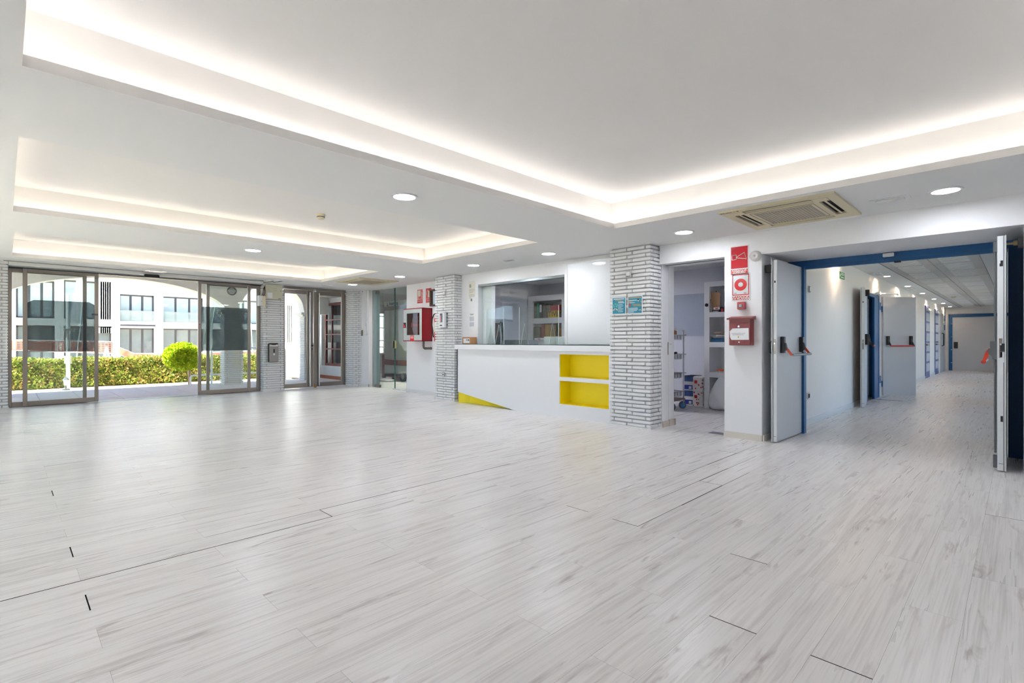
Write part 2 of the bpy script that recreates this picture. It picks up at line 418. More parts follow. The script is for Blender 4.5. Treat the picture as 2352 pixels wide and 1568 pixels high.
# roof slab keeps the sky out
struct('ceiling_roof_slab', MB().box(-2.7, 26.6, -3.3, 12.5, 2.80, 2.95).box(6.6, 11.4, 12.5, 16.4, 2.80, 2.95), mat('concrete', '#a8a6a2', 0.9),
       'concrete roof slab over the hall', 'roof')
# ================================================================== WALLS
mb = MB().box(-2.62, -2.5, -3.2, 12.5, 2.3, 2.8).box(-2.62, -2.5, -3.2, 12.5, 0, .2)
_e = [-3.2, 3.95, 6.85, 7.35, 10.25, 12.5]
for a, b_ in zip(_e[0::2], _e[1::2]): mb.box(-2.62, -2.5, a, b_, .2, 2.3)
struct('wall_left', mb, WALL, 'white window wall out of view on the far left', 'wall')
for n_, (a, b_) in enumerate(zip(_e[1:-1:2], _e[2:-1:2])):
    wq = thing('window_%d' % (4 + n_), 'tall window in the left wall out of view, number %d from the camera' % (n_ + 1), 'window', (-2.56, (a + b_) / 2, .2), kind='structure')
    MB().box(-2.6, -2.54, a, a + .05, .2, 2.3).box(-2.6, -2.54, b_ - .05, b_, .2, 2.3).box(-2.6, -2.54, a, b_, .2, .25).box(-2.6, -2.54, a, b_, 2.25, 2.3).box(-2.6, -2.54, (a + b_) / 2 - .03, (a + b_) / 2 + .03, .2, 2.3).build('window_frame', STEEL, wq)
    B('pane', GLASS, wq, -2.572, -2.566, a + .05, b_ - .05, .25, 2.25)
struct('wall_back', MB().box(-2.5, 6.3, -3.22, -3.1, 0, 2.8), WALL, 'plain white wall behind the camera', 'wall')
# right hand (reception) side, facing -X
RXF = 6.125
mb = MB()
mb.box(RXF, 6.42, 2.09, 2.515, 0, CZ)                      # strip with the signs
mb.box(RXF, 6.50, 2.515, 3.37, 2.155, CZ)                 # over the office door
mb.box(RXF, 7.04, -0.02, 2.09, 2.136, CZ)                 # beam over the corridor opening
mb.box(RXF, 7.04, -3.1, -0.02, 0, CZ)                     # wall beside the right fire door
mb.box(6.42, 7.04, 2.08, 2.515, 0, CZ)
mb.box(6.178, 6.345, 3.36, 3.50, 0, CZ)                   # door pocket jamb
mb.box(6.345, 6.352, 3.365, 3.50, 0, CZ)
mb.box(6.352, 6.50, 3.36, 3.50, 0, CZ)
mb.box(6.2, 6.36, 3.50, 4.1, 0, CZ)
struct('wall_right', mb, WALL, 'white wall with fire signs between the office door and corridor', 'wall')
mb = MB()
mb.box(6.2, 6.34, 4.0, 5.036, 1.0, CZ).box(6.25, 6.34, 4.0, 5.036, 0, 1.0).box(6.2, 6.34, 7.10, 8.0, 0, CZ).box(6.2, 6.34, 5.036, 7.10, 2.185, CZ).box(6.25, 6.34, 5.036, 7.10, 0, 1.08)
struct('wall_reception', mb, WALL, 'white wall around the reception hatch above the counter', 'wall')
mb = MB()
mb.box(6.42, 6.56, 8.0, 9.775, 0, CZ)                     # wall with hose cabinet
mb.box(6.44, 6.60, 11.484, 12.0, 0, EZ2)                   # stub beside far brick pillar
mb.box(6.44, 6.60, 12.0, 12.36, 0, EZ2)
struct('wall_far_right', mb, WALL, 'white wall holding the red fire hose cabinet', 'wall')
mb = MB().box(6.405, 6.42, 8.1, 9.78, 0, 0.07)
struct('baseboard_far_right', mb, TRIMW, 'low white skirting under the fire hose cabinet wall', 'skirting')
mb = MB().box(6.11, 6.126, 2.086, 2.52, 0, 0.07).box(6.126, 6.99, 2.066, 2.081, 0, 0.07)
struct('baseboard_right', mb, mat('cream_skirting', '#dcd6ca', 0.4), 'cream skirting below the maroon letter box wall', 'skirting')
mb = MB().box(6.345, 6.349, 3.34, 3.361, 0, 0.085).box(6.178, 6.343, 3.345, 3.361, 0, 0.08).box(6.353, 6.51, 3.34, 3.361, 0, 0.085).box(6.49, 6.51, 3.34, 3.5, 0, 0.085)
struct('baseboard_office_door', mb, mat('marble_skirting', '#c9bfb3', 0.3, noise=0.15, nscale=40), 'marbled skirting at the foot of the office door jamb', 'skirting')
mb = MB().box(6.426, 6.441, 11.47, 11.83, 0, 0.07).box(6.426, 6.6, 11.47, 11.485, 0, 0.07)
struct('baseboard_column', mb, TRIMW, 'white skirting around the plain column by the glass partition', 'skirting')
# office behind reception
OFFW = mat('lavender_grey_paint', '#d3d4de', 0.6, spec=0.3)
OFFB = mat('blue_grey_paint', '#a6adbd', 0.6, spec=0.3)
mb = MB().box(9.0, 9.12, 2.5, 8.2, 0, 2.47).box(6.34, 9.0, 8.06, 8.2, 0, 2.47).box(7.04, 9.0, 2.4, 2.52, 0, 2.47)
struct('wall_office', mb, OFFW, 'lavender grey walls of the office behind reception', 'wall')
ya, za = fX(1549.5, 677.8, 8.99); yb, zb = fX(1617, 771.5, 8.99)
struct('wall_office_panel', MB().box(8.988, 9.0, 2.6, 5.4, 1.235, za), OFFB, 'blue grey painted band on the office wall beside the shelves', 'wall')
struct('ceiling_office', MB().box(6.3, 9.12, 2.4, 8.2, 2.465, 2.5), CEIL, 'plain ceiling of the office behind reception', 'ceiling')
# dining room behind the glass partition
mb = MB().box(11.0, 11.1, 8.2, 16.1, 0, 2.5).box(6.56, 11.0, 8.2, 8.3, 0, 2.5)
xw0 = fY(872, 760, 16.0)[0]; xw1 = fY(883.5, 760, 16.0)[0]
z0 = fY(878, 812, 16.0)[1]; z1 = fY(878, 719, 16.0)[1]
mb.box(6.95, xw0, 16.0, 16.1, 0, 2.5).box(xw1, 11.1, 16.0, 16.1, 0, 2.5).box(xw0, xw1, 16.0, 16.1, 0, z0).box(xw0, xw1, 16.0, 16.1, z1, 2.5)
struct('wall_dining', mb, mat('mauve_grey_paint', '#b9b4ba', 0.6), 'mauve grey walls of the room behind the glass partition', 'wall')
struct('ceiling_dining', MB().box(6.56, 11.1, 8.2, 16.1, 2.42, 2.46), mat('mauve_ceiling', '#cfc9ca', 0.7), 'ceiling of the room behind the glass partition', 'ceiling')
wn_ = thing('window_1', 'narrow bright window at the back of the dining room', 'window', ((xw0 + xw1) / 2, 16.05, z0), kind='structure')
mb = MB()
for zz in (z0, z0 + .22, z0 + .45, z0 + .9, z1 - .13, z1 - .02): mb.box(xw0, xw1, 16.02, 16.06, zz, zz + .03)
mb.build('window_frame', WHITEP, wn_); B('pane', GLASS, wn_, xw0, xw1, 16.065, 16.07, z0, z1)
# corridor
COR = mat('corridor_white_paint', '#f0ece8', 0.5, spec=0.3)
mb = MB().box(7.04, 11.42, 2.06, 2.2, 0, 2.45).box(12.62, 25.95, 2.06, 2.2, 0, 2.45).box(11.42, 12.62, 2.06, 2.2, 2.06, 2.45)
struct('wall_corridor_left', mb, COR, 'long white left wall of the corridor', 'wall')
mb = MB().box(7.04, 25.95, -0.14, -0.02, 2.2, 2.45).box(7.04, 25.95, -0.14, -0.02, 0, .1)
for a, b_ in ((7.04, 8.0), (12.5, 13.5), (18.0, 19.5), (24.0, 25.95)): mb.box(a, b_, -.14, -.02, .1, 2.2)
struct('wall_corridor_right', mb, COR, 'long white right wall of the corridor behind the fire door', 'wall')
for n_, (a, b_, z0) in enumerate(((8.0, 12.5, .1), (13.5, 18.0, .1), (19.5, 24.0, .1))):  # unseen windows added for fill daylight; the farthest follows a bright floor patch
    wq = thing('window_%d' % (10 + n_), 'added unseen window in the corridor right wall for fill daylight, number %d along' % (n_ + 1), 'window', ((a + b_) / 2, -.08, z0), kind='structure')
    MB().box(a, a + .05, -.11, -.06, z0, 2.2).box(b_ - .05, b_, -.11, -.06, z0, 2.2).box(a, b_, -.11, -.06, z0, z0 + .05).box(a, b_, -.11, -.06, 2.15, 2.2).build('window_frame', WHITEP, wq); B('pane', GLASS, wq, a + .05, b_ - .05, -.088, -.082, z0 + .05, 2.1)
struct('wall_corridor_end', MB().box(25.95, 26.1, -0.14, 2.2, 0, 2.45), COR, 'white end wall of the corridor above the blue frame', 'wall')
struct('wall_side_room', MB().box(11.2, 13.0, 3.6, 3.7, 0, 2.5).box(11.2, 11.3, 2.2, 3.6, 0, 2.5).box(12.9, 13.0, 2.2, 3.6, 0, 2.5).box(11.2, 13.0, 2.2, 3.6, 2.4, 2.5), COR,
       'plain white walls of the side room off the corridor', 'wall')
struct('floor_side_room', MB().box(11.2, 13.0, 2.06, 3.7, -0.1, -0.001), mat('grey_tile', '#9b9690', 0.5), 'grey floor of the side room off the corridor', 'floor')
struct('baseboard_corridor', MB().box(7.04, 11.40, 2.046, 2.061, 0, 0.075).box(12.64, 20.0, 2.046, 2.061, 0, 0.075).box(20.9, 22.5, 2.046, 2.061, 0, 0.075).box(23.4, 25.9, 2.046, 2.061, 0, 0.075), TRIMW,
       'grey white skirting along the corridor left wall', 'skirting')
cc = struct('ceiling_corridor', MB().box(7.04, 26.0, -0.14, 2.2, 2.436, 2.47).box(7.04, 26.0, 1.655, 2.06, 2.428, 2.436).box(7.04, 26.0, -0.02, 0.43, 2.428, 2.436), CEIL,
            'corridor ceiling with two rows of ribbed acoustic tiles', 'ceiling', loc=(0, 0, 2.43))
TILE = mat('acoustic_tile', '#d3cfcb', 0.8)
me_t = {}
RIB = mat('tile_rib', '#eeece9', 0.8)
def tile_mesh():
    mb = MB().box(-.595, .595, -.295, .295, 0, .006)
    for i in range(6):
        a = -.52 + i * .18; mb.box(a, a + .10, -.17, .17, -.016, 0)
    me = bpy.data.meshes.new('ceiling_tile'); me.from_pydata([tuple(v) for v in mb.v], [], mb.f); me.materials.append(TILE); me.materials.append(RIB)
    for q_ in me.polygons: q_.material_index = 0 if q_.index < 6 else 1
    me.update(); bm = bmesh.new(); bm.from_mesh(me); bmesh.ops.recalc_face_normals(bm, faces=bm.faces); bm.to_mesh(me); bm.free(); return me
tm = tile_mesh()
for i in range(15):
    for yc in (1.342, 0.735): shared('ceiling_tile', tm, (7.9 + i * 1.22, yc, 2.428), cc)
mb = MB()
for yv in (1.648, 1.03, 0.425): mb.box(7.1, 25.9, yv, yv + .012, 2.424, 2.432)
mb.build('grid_rail', mat('grid_grey', '#a9a5a2', .6), cc)
# front glazed side: small beam above the doors
struct('wall_front', MB().box(-0.4, 6.95, 12.45, 12.6, 2.42, 2.8).box(-2.6, -0.42, 12.36, 12.5, 0, 2.8), WALL, 'white beam above the glazed entrance', 'wall')

# ================================================================== BRICK PILLARS
CH = 0.0507
bm_cache = {}
def brick_mesh(lx, ly, var):
    key = (round(lx, 3), round(ly, 3), var)
    if key in bm_cache: return bm_cache[key]
    rr = random.Random(hash(key) & 0xffff)
    mb = MB().box(-lx / 2, lx / 2, -ly / 2, ly / 2, 0, 0.0375, b=0.006)
    me = bpy.data.meshes.new('brick')
    me.from_pydata([tuple(v + Vector((rr.uniform(-.0016, .0016), rr.uniform(-.0016, .0016), rr.uniform(-.0012, .0012)))) for v in mb.v], [], mb.f)
    me.materials.append(BRICK); me.update()
    bm = bmesh.new(); bm.from_mesh(me); bmesh.ops.recalc_face_normals(bm, faces=bm.faces); bm.to_mesh(me); bm.free()
    bm_cache[key] = me; return me
def courses(x0, x1, y0, y1):
    """two alternating courses of bricks round a pillar: list of (cx, cy, lx, ly)"""
    t = 0.068; j = 0.014; W, D = x1 - x0, y1 - y0
    def runx(a, b_, y, n):
        s_ = (b_ - a - j * (n - 1)) / n; return [(a + s_ / 2 + i * (s_ + j), y, s_, t) for i in range(n)]
    def runy(a, b_, x, n):
        s_ = (b_ - a - j * (n - 1)) / n; return [(x, a + s_ / 2 + i * (s_ + j), t, s_) for i in range(n)]
    nx = max(1, round((W - t) / 0.27)); ny = max(1, round((D - t) / 0.27))
    A = runy(y0, y1 - t - j, x0 + t / 2, ny) + runx(x0, x1 - t - j, y1 - t / 2, nx) + runy(y0 + t + j, y1, x1 - t / 2, ny) + runx(x0 + t + j, x1, y0 + t / 2, nx)
    Bc = runy(y0 + t + j, y1, x0 + t / 2, ny) + runx(x0 + t + j, x1, y1 - t / 2, nx) + runy(y0, y1 - t - j, x1 - t / 2, ny) + runx(x0, x1 - t - j, y0 + t / 2, nx)
    return A, Bc
def pillar(label, x0, x1, y0, y1, seen, ztop=CZ, single=True, z00=0.015):
    p = thing('brick_pillar', label, 'pillar', ((x0 + x1) / 2, (y0 + y1) / 2, 0))
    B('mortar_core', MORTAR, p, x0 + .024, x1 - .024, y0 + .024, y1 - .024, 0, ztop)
    A, Bc = courses(x0, x1, y0, y1); n = int((ztop - z00) / CH); joined = MB()
    for k in range(n):
        for i, (cx_, cy_, lx, ly) in enumerate(A if k % 2 else Bc):
            face = []
            if cx_ - lx / 2 < x0 + .02: face.append('-x')
            if cy_ - ly / 2 < y0 + .02: face.append('-y')
            if cx_ + lx / 2 > x1 - .02: face.append('+x')
            if cy_ + ly / 2 > y1 - .02: face.append('+y')
            if not any(f in seen for f in face): continue
            jx, jy = random.uniform(-.0015, .0015), random.uniform(-.0015, .0015)
            if single: shared('brick', brick_mesh(lx, ly, (k * 7 + i) % 5), (cx_ + jx, cy_ + jy, z00 + k * CH), p)
            else: joined.box(cx_ - lx / 2 + jx, cx_ + lx / 2 + jx, cy_ - ly / 2 + jy, cy_ + ly / 2 + jy, z00 + k * CH, z00 + k * CH + .0375, b=.005)
    if z00 + n * CH < ztop - .004: B('top_block', BRICK, p, x0, x1, y0, y1, z00 + n * CH, ztop)
    if not single: joined.build('brickwork', BRICK, p, kind='stuff')
    B('plinth_strip', TRIMW, p, x0 - .012, x1 + .012, y0 - .012, y1 + .012, 0, .014)
    return p
pillar('white painted brick pillar between counter and office door with blue posters', 5.895, 6.178, 3.372, 3.998, ('-x', '-y'))
pillar('white painted brick pillar between hose cabinet wall and left end of counter', 6.015, 6.30, 7.552, 8.165, ('-x', '-y', '+y'))
pillar('white painted brick pillar with soap dispenser between the two glazed entrances', 4.155, 4.61, 12.11, 12.45, ('-x', '-y'), ztop=EZ2)
pillar('white painted brick pillar at the right end of the double glass doors', 6.215, 6.44, 11.85, 12.36, ('-x', '-y'), ztop=EZ2)
pillar('sliver of white brick pillar at the extreme left of the entrance', -0.40, 0.055, 12.15, 12.45, ('+x', '-y'), ztop=EZ, single=False)
# ================================================================== ENTRANCE: sliding doors, fixed panels, double doors
YD, YF = 12.22, 12.32          # sliding leaves, fixed panels behind them
def fx(px, Yc): return fY(px, 780, Yc)[0]
def glazed(name, label, x0, x1, y, z0, z1, lst, rst, rail, cat='door', film=None, mid=(), top=None):
    d = thing(name, label, cat, ((x0 + x1) / 2, y, z0), kind='structure')
    t = .022; top = top or rail
    B('stile', STEEL, d, x0, x0 + lst, y - t, y + t, z0, z1, b=.003); B('stile', STEEL, d, x1 - rst, x1, y - t, y + t, z0, z1, b=.003)
    B('rail', STEEL, d, x0 + lst, x1 - rst, y - t + .002, y + t - .002, z0, z0 + rail, b=.003)
    B('rail', STEEL, d, x0 + lst, x1 - rst, y - t + .002, y + t - .002, z1 - top, z1, b=.003)
    p = B('glass_pane', GLASS, d, x0 + lst, x1 - rst, y - .004, y + .004, z0 + rail, z1 - top)
    for m_ in mid: B('mullion', STEEL, d, m_[0], m_[1], y - .02, y + .02, z0 + rail, z1 - top)
    if film:
        fz0, fz1, a, b_, ch = film
        MB().poly([(a, y - .0075, fz0), (b_, y - .0075, fz0), (b_, y - .0075, fz1 - ch), (b_ - ch * 1.6, y - .0075, fz1), (a + ch * 1.6, y - .0075, fz1), (a, y - .0075, fz1 - ch)], (0, .002, 0)).build('smoked_film', FILM, p)
    return d
TOPZ = 2.30
x0, x1 = fx(52, YD), fx(226, YD)
zt = fY(100, 618.5, YD)[1]
f0, f1 = fY(63, 808, YD), fY(63, 688, YD)
d1 = glazed('door_1', 'left sliding glass door leaf with steel frame and dark smoked band', x0, x1, YD, 0.012, zt, fx(63, YD) - x0, x1 - fx(217, YD), .085, film=(f0[1], f1[1], fx(63, YD), fx(217, YD), .05), top=.06)
B('latch', DGREY, d1, x1 - .10, x1 - .01, YD - .035, YD - .02, 1.62, 1.65)
B('corner_box', ALU, d1, x1 - .045, x1 - .005, YD - .04, YD - .02, 2.22, 2.30)
glazed('door_2', 'fixed glass side panel behind the left sliding door', fx(15.5, YF), fx(199, YF), YF, 0.0, zt + .005, fx(27, YF) - fx(15.5, YF), fx(199, YF) - fx(190, YF), .085)
x0, x1 = fx(454.5, YD), fx(575, YD)
d2 = glazed('door_3', 'right sliding glass door leaf with steel frame and dark smoked band', x0, x1, YD, 0.012, zt, fx(462, YD) - x0, x1 - fx(568.5, YD), .085, film=(fY(480, 805, YD)[1], fY(480, 704.5, YD)[1], fx(462, YD), fx(568.5, YD), .02), top=.06)
B('red_button', RED, d2, x0 + .015, x0 + .035, YD - .03, YD - .02, 1.48, 1.50); B('latch', CHROME, d2, x0 + .012, x0 + .04, YD - .03, YD - .02, 1.52, 1.535)
glazed('door_4', 'fixed glass side panel between right sliding door and brick pillar', fx(474, YF), fx(597.5, YF), YF, 0.0, zt + .005, fx(481, YF) - fx(474, YF), fx(597.5, YF) - fx(589, YF), .085)
# operator header
hd = thing('door_header', 'grey aluminium sliding door operator header across the entrance', 'door header', (2.1, 12.2, 2.30), kind='structure')
B('cover', TRIMW, hd, .06, 4.13, 12.03, 12.19, zt + .02, EZ - .001, b=.006); B('rear_cover', ALU, hd, .06, 4.13, 12.19, 12.44, zt + .004, EZ - .001)
B('track', BLACK, hd, .06, 4.14, 12.195, 12.36, zt - .012, zt + .004)
a = fY(331, 629, 12.0); b_ = fY(366, 637.5, 12.0)
B('motion_sensor', BLACK, hd, a[0], b_[0], 11.97, 12.03, b_[1] - .01, a[1], b=.012)
struct('trim_2', MB().box(.0, 4.12, 11.98, 12.0, EZ - .006, EZ - .0005), DGREY, 'dark seam line in the ceiling above the entrance', 'seam')
# double doors
YG = 12.30
fr = thing('door_5', 'stainless steel frame around the double glass doors', 'door frame', (5.45, YG, 0), kind='structure')
xa, xb = fx(648.5, YG), fx(797.5, YG)
B('head', STEEL, fr, xa, xb, YG - .04, YG + .04, fY(720, 668, YG)[1] + .005, EZ2 - .001, b=.004)
B('post', STEEL, fr, xb - .075, xb, YG - .045, YG + .04, 0, 2.33, b=.004); B('post', STEEL, fr, xa, xa + .03, YG - .04, YG + .04, 0, 2.33, b=.004)
zt2 = fY(720, 668, YG)[1]
l = glazed('door_6', 'left leaf of the double glass doors with long pull bar', xa + .032, fx(718.5, YG), YG, .02, zt2, .02, fx(718.5, YG) - fx(704, YG), .1)
r = glazed('door_7', 'right leaf of the double glass doors with long pull bar', fx(720.5, YG), xb - .08, YG, .02, zt2, fx(733, YG) - fx(720.5, YG), (xb - .08) - fx(783.5, YG), .1)
for d, px in ((l, 712.5), (r, 733.5)):
    x = fx(px, YG - .08); MB().cyl((x, YG - .08, .04), (x, YG - .08, 2.32), .018, 14).build('pull_bar', CHROME, d, smooth=True)
    for z in (.1, 2.24): MB().cyl((x, YG - .08, z), (x, YG - .02, z), .012, 10).build('standoff', CHROME, d)
x = fx(718, YG - .05); MB().cyl((x, YG - .06, 1.03), (x, YG - .02, 1.03), .022, 14).build('lock_knob', DGREY, l)
B('keyhole', BLACK, l, x - .008, x + .008, YG - .03, YG - .02, .93, .96)
MB().lathe((fx(724, YG - .06), YG - .06, 0.0), [(.03, 0), (.035, .02), (.02, .06), (.012, .07)], 12).build('floor_bolt', mat('brass', '#a27a3c', .3, metal=1), r)
MB().lathe((fx(724, YG - .06), YG - .06, zt2 - .03), [(.03, 0), (.04, .03), (.03, .06), (.012, .07)], 12).build('top_pivot', CHROME, r)
# ---- things on the pillars by the entrance
def soap():
    y = 12.11; (xa, za), (xb, zb) = fY(617.5, 788, y - .09), fY(640, 831.5, y - .09)
    d = thing('soap_dispenser', 'brushed steel soap dispenser on the brick pillar by the sliding doors', 'soap dispenser', ((xa + xb) / 2, y, zb))
    B('back_plate', BLACK, d, xa, xb + .004, y - .085, y - .001, zb, za, b=.02)
    f = MB(); n = 6
    prof = [(y - .087, zb + .006), (y - .10, zb + .015), (y - .10, za - .07), (y - .087, za - .03), (y - .05, za + .003), (y - .02, za + .003), (y - .02, zb + .006)]
    f.poly([(xa + .014, p[0], p[1]) for p in prof], (xb - xa - .022, 0, 0)); f.build('steel_cover', mat('brushed_steel', '#96938f', .35, metal=.9), d)
    xm = (xa + xb) / 2 + .004; zm = (za + zb) / 2
    MB().ball((xm, y - .080, za - .028), .05, 16, 8, (1.25, .45, .32)).build('refill_window', BLACK, d, smooth=True)
    MB().box(xm - .016, xm + .016, y - .1025, y - .099, zm - .0, zm + .085, b=.001).build('level_window', BLACK, d)
    MB().ball((xm, y - .10, zm - .035), .02, 12, 8, (1, .4, 1.3)).build('push_button', WHITEP, d, smooth=True)
    MB().ball((xm, y - .10, zm - .075), .009, 10, 6, (1, .3, 1)).build('green_mark', mat('green', '#4fa05a', .5), d)
soap()
def elec():
    y = 12.11; a = fY(611, 652, y - .06); b_ = fY(648.5, 688.5, y - .06)
    d = thing('control_box', 'large beige metal control box at the top of the entrance brick pillar', 'control box', ((a[0] + b_[0]) / 2, y, b_[1]))
    B('body', mat('beige_metal', '#cfcdb8', .45), d, a[0], b_[0], y - .06, y - .001, b_[1], min(a[1], EZ2 - .002), b=.004)
    B('lid_label', PAPER, d, a[0] + .03, a[0] + .14, y - .0615, y - .06, b_[1] + .02, b_[1] + .15)
    for z in (.2, .25): B('text_line', mat('olive_ink', '#a3a37c', .6), d, b_[0] - .19, b_[0] - .12, y - .0615, y - .06, b_[1] + z, b_[1] + z + .006)
    B('maker_plate', BLACK, d, b_[0] - .09, b_[0] - .03, y - .0615, y - .06, b_[1] + .015, b_[1] + .025)
    MB().cyl((b_[0] - .035, y - .066, b_[1] + .2), (b_[0] - .035, y - .06, b_[1] + .2), .012, 12).build('lock', CHROME, d)
    a = fY(594, 678, y - .12); b_ = fY(606.5, 703, y - .12)
    e = thing('switch_box', 'small white junction box projecting left of the entrance pillar', 'junction box', ((a[0] + b_[0]) / 2, y - .05, b_[1]))
    B('cover', WHITEP, e, a[0], a[0] + .085, y - .125, y - .03, b_[1], a[1], b=.004)
    B('body', BEIGE, e, a[0] + .07, a[0] + .15, y - .12, y - .001, b_[1] + .004, a[1] - .004, b=.004)
    B('key_slot', BLACK, e, a[0] + .06, a[0] + .068, y - .128, y - .124, b_[1] + .1, b_[1] + .12)
    c = MB(); xx = a[0] + .1
    for k in range(4): c.tube([(xx + .015 * k, y - .01, a[1]), (xx + .02 + .02 * k, y - .03, a[1] + .08), (xx + .03 + .012 * k, y - .03, a[1] + .16), (xx + .06, y - .02, 2.38)], .005, 6)
    tag(c.build('cable', BROWN), 'loose brown cables running up the entrance brick pillar to the ceiling', 'cable')
elec()
# small devices on far right pillar and column
a, b_ = fY(830, 664.5, 11.80), fY(837, 677.5, 11.80)
t = thing('motion_detector', 'small white motion detector high on the brick pillar near the ceiling', 'detector', ((a[0] + b_[0]) / 2, 11.84, b_[1]))
B('housing', WHITEP, t, a[0], b_[0], 11.79, 11.85, b_[1], min(a[1], EZ2 - .003), b=.012); B('lens', mat('blue_lens', '#7ea4e8', .2), t, a[0] + .02, a[0] + .05, 11.785, 11.79, (a[1] + b_[1]) / 2, (a[1] + b_[1]) / 2 + .03)
yc, zc = fX(838, 764, 6.42)
t = thing('keypad', 'small dark intercom keypad beside the far brick pillar', 'keypad', (6.42, yc, zc - .07))
xk0 = fY(831.5, 764, 11.80)[0]; xk1 = fY(838, 764, 11.80)[0]
B('body', mat('khaki_metal', '#8a8372', .4, metal=.5), t, xk0, xk1, 11.78, 11.85, zc - .075, zc + .07, b=.005)
B('screen', BLACK, t, xk0 + .01, xk0 + .04, 11.776, 11.781, zc + .02, zc + .06); B('button', WHITEP, t, xk0 + .02, xk1 - .015, 11.776, 11.781, zc - .06, zc - .03)
B('speaker', BLACK, t, xk0 + .01, xk0 + .04, 11.776, 11.781, zc - .02, zc + .01)
yj0, zj0 = fX(839, 758, 6.43); yj1, zj1 = fX(843.5, 769.5, 6.43)
t = thing('cable_trunking', 'white cable trunking running down the plain column to a wall box', 'trunking', (6.43, (yj0 + yj1) / 2, zj1))
B('wall_box', WHITEP, t, 6.405, 6.44, yj1, yj0, zj1, zj0, b=.008); B('channel', WHITEP, t, 6.425, 6.44, (yj0 + yj1) / 2 - .02, (yj0 + yj1) / 2 + .02, zj0, EZ2)
B('channel', WHITEP, t, 6.425, 6.44, (yj0 + yj1) / 2 + .05, (yj0 + yj1) / 2 + .12, zj0 + .1, EZ2)

# ================================================================== GLASS PARTITION
gp = thing('door_8', 'frameless glass partition with a glass door left of the hose cabinet', 'glass door', (6.53, 10.6, 0), kind='structure')
B('edge_channel', ALU, gp, 6.50, 6.56, 11.33, 11.42, 0, CZ); B('fixed_glass', GLASSG, gp, 6.524, 6.534, 10.98, 11.33, 0, CZ)
B('glass_fin', glass('blue_green_glass', '#cfe0e0', .10, body=.75, bodycol='#b9cccf'), gp, 6.46, 6.62, 11.27, 11.285, 0.06, 2.37)
B('patch_fitting', STEEL, gp, 6.50, 6.56, 11.10, 11.33, 0.0, .07, b=.004); B('patch_fitting', STEEL, gp, 6.50, 6.56, 11.18, 11.33, 2.30, 2.38, b=.004)
yd = fX(908, 780, 6.53)[0]
B('door_glass', GLASSG, gp, 6.524, 6.534, yd, 10.975, .01, 2.385); B('side_glass', GLASSG, gp, 6.510, 6.520, 9.775, yd + .02, .0, 2.39)
B('glass_edge', GEDGE, gp, 6.508, 6.536, yd - .002, yd + .004, 0, 2.39)
yl, zl = fX(905, 791, 6.50)
B('lock_case', mat('pale_yellow_plate', '#e4e49a', .4), gp, 6.485, 6.505, yl - .09, yl + .03, zl - .09, zl + .09, b=.003)
B('lock_plate', STEEL, gp, 6.45, 6.486, yl - .06, yl - .01, zl - .08, zl + .08, b=.003); B('lock_edge', BLACK, gp, 6.43, 6.452, yl - .08, yl - .055, zl - .085, zl + .085)
MB().cyl((6.46, yl + .05, zl + .01), (6.46, yl + .16, zl + .01), .008, 8).build('lever', CHROME, gp)
struct('trim_3', MB().box(6.49, 6.56, 9.775, 10.47, 0, .025), TRIMW, 'white threshold strip under the glass partition', 'threshold')
# kiosk cart seen through the partition
XK = 7.95
ky0, ky1 = fX(945, 780, XK)[0] - .25, fX(883, 780, XK)[0]
k = thing('kiosk_cart', 'white kiosk cart with maroon trim and sign board behind the glass', 'kiosk', (XK, (ky0 + ky1) / 2, 0))
MAR = mat('maroon_trim', '#6b2733', .4)
z = lambda py: fX(900, py, XK)[1]
B('upper_panel', mat('cream_panel', '#dfe0dc', .5), k, XK, XK + .04, ky0, ky1, z(826), z(712)); B('band', MAR, k, XK - .03, XK + .05, ky0, ky1, z(838), z(826), b=.006)
B('lower_panel', mat('pale_blue_panel', '#d7e2e8', .4), k, XK, XK + .04, ky0, ky1, z(862), z(838)); B('bottom_rail', MAR, k, XK - .01, XK + .05, ky0, ky1, z(866), z(862))
B('post', MAR, k, XK - .02, XK + .05, ky1, ky1 + .10, .05, z(814))
sgn = B('sign_board', mat('cream_sign', '#e9e9e2', .5), k, XK - .01, XK + .03, ky0, ky1, z(703), z(691))
ys, zs = fX(898, 698, XK - .011)
text('boarding', .13, (XK - .0115, ys - .14, zs + .015), RX, UZ, mat('logo_blue', '#4a4fae', .5), sgn, name='logo_lettering', bold=.002)
text('house', .055, (XK - .0115, ys - .22, zs - .055), RX, UZ, MATS['logo_blue'], sgn, name='logo_lettering')
MB().poly([(XK - .012, ys + .17, zs - .06), (XK - .012, ys + .24, zs - .06), (XK - .012, ys + .20, zs + .05)], (.001, 0, 0)).build('logo_mark', MATS['logo_blue'], sgn)
MB().poly([(XK - .013, ys + .11, zs - .06), (XK - .013, ys + .165, zs - .06), (XK - .013, ys + .15, zs + .03)], (.001, 0, 0)).build('logo_mark', mat('logo_orange', '#e39a4a', .5), sgn)
yw = fX(925, 870, XK - .05)[0]
MB().ring((XK - .06, yw, .145), (1, 0, 0), .09, .145, .05, 28).build('wheel', mat('rubber_dark_green', '#22312f', .6), k, smooth=True)
MB().ring((XK - .05, yw, .145), (1, 0, 0), .02, .09, .03, 20).build('wheel_hub', ALU, k)
yc2 = fX(902, 873, XK)[0]
MB().cyl((XK, yc2, .05), (XK + .03, yc2, .05), .05, 14).build('caster', BLACK, k); B('caster_fork', STEEL, k, XK, XK + .03, yc2 - .02, yc2 + .02, .05, .14)
B('shelf_deck', MAR, k, XK, XK + .6, ky0, ky1, .14, .2)
tag(MB().box(7.5, 7.9, 12.45, 12.95, 0.0, .05, b=.02).build('floor_mat', mat('white_bag', '#d9dadd', .6)), 'white folded sheet lying on the floor beside the kiosk cart', 'sheet')

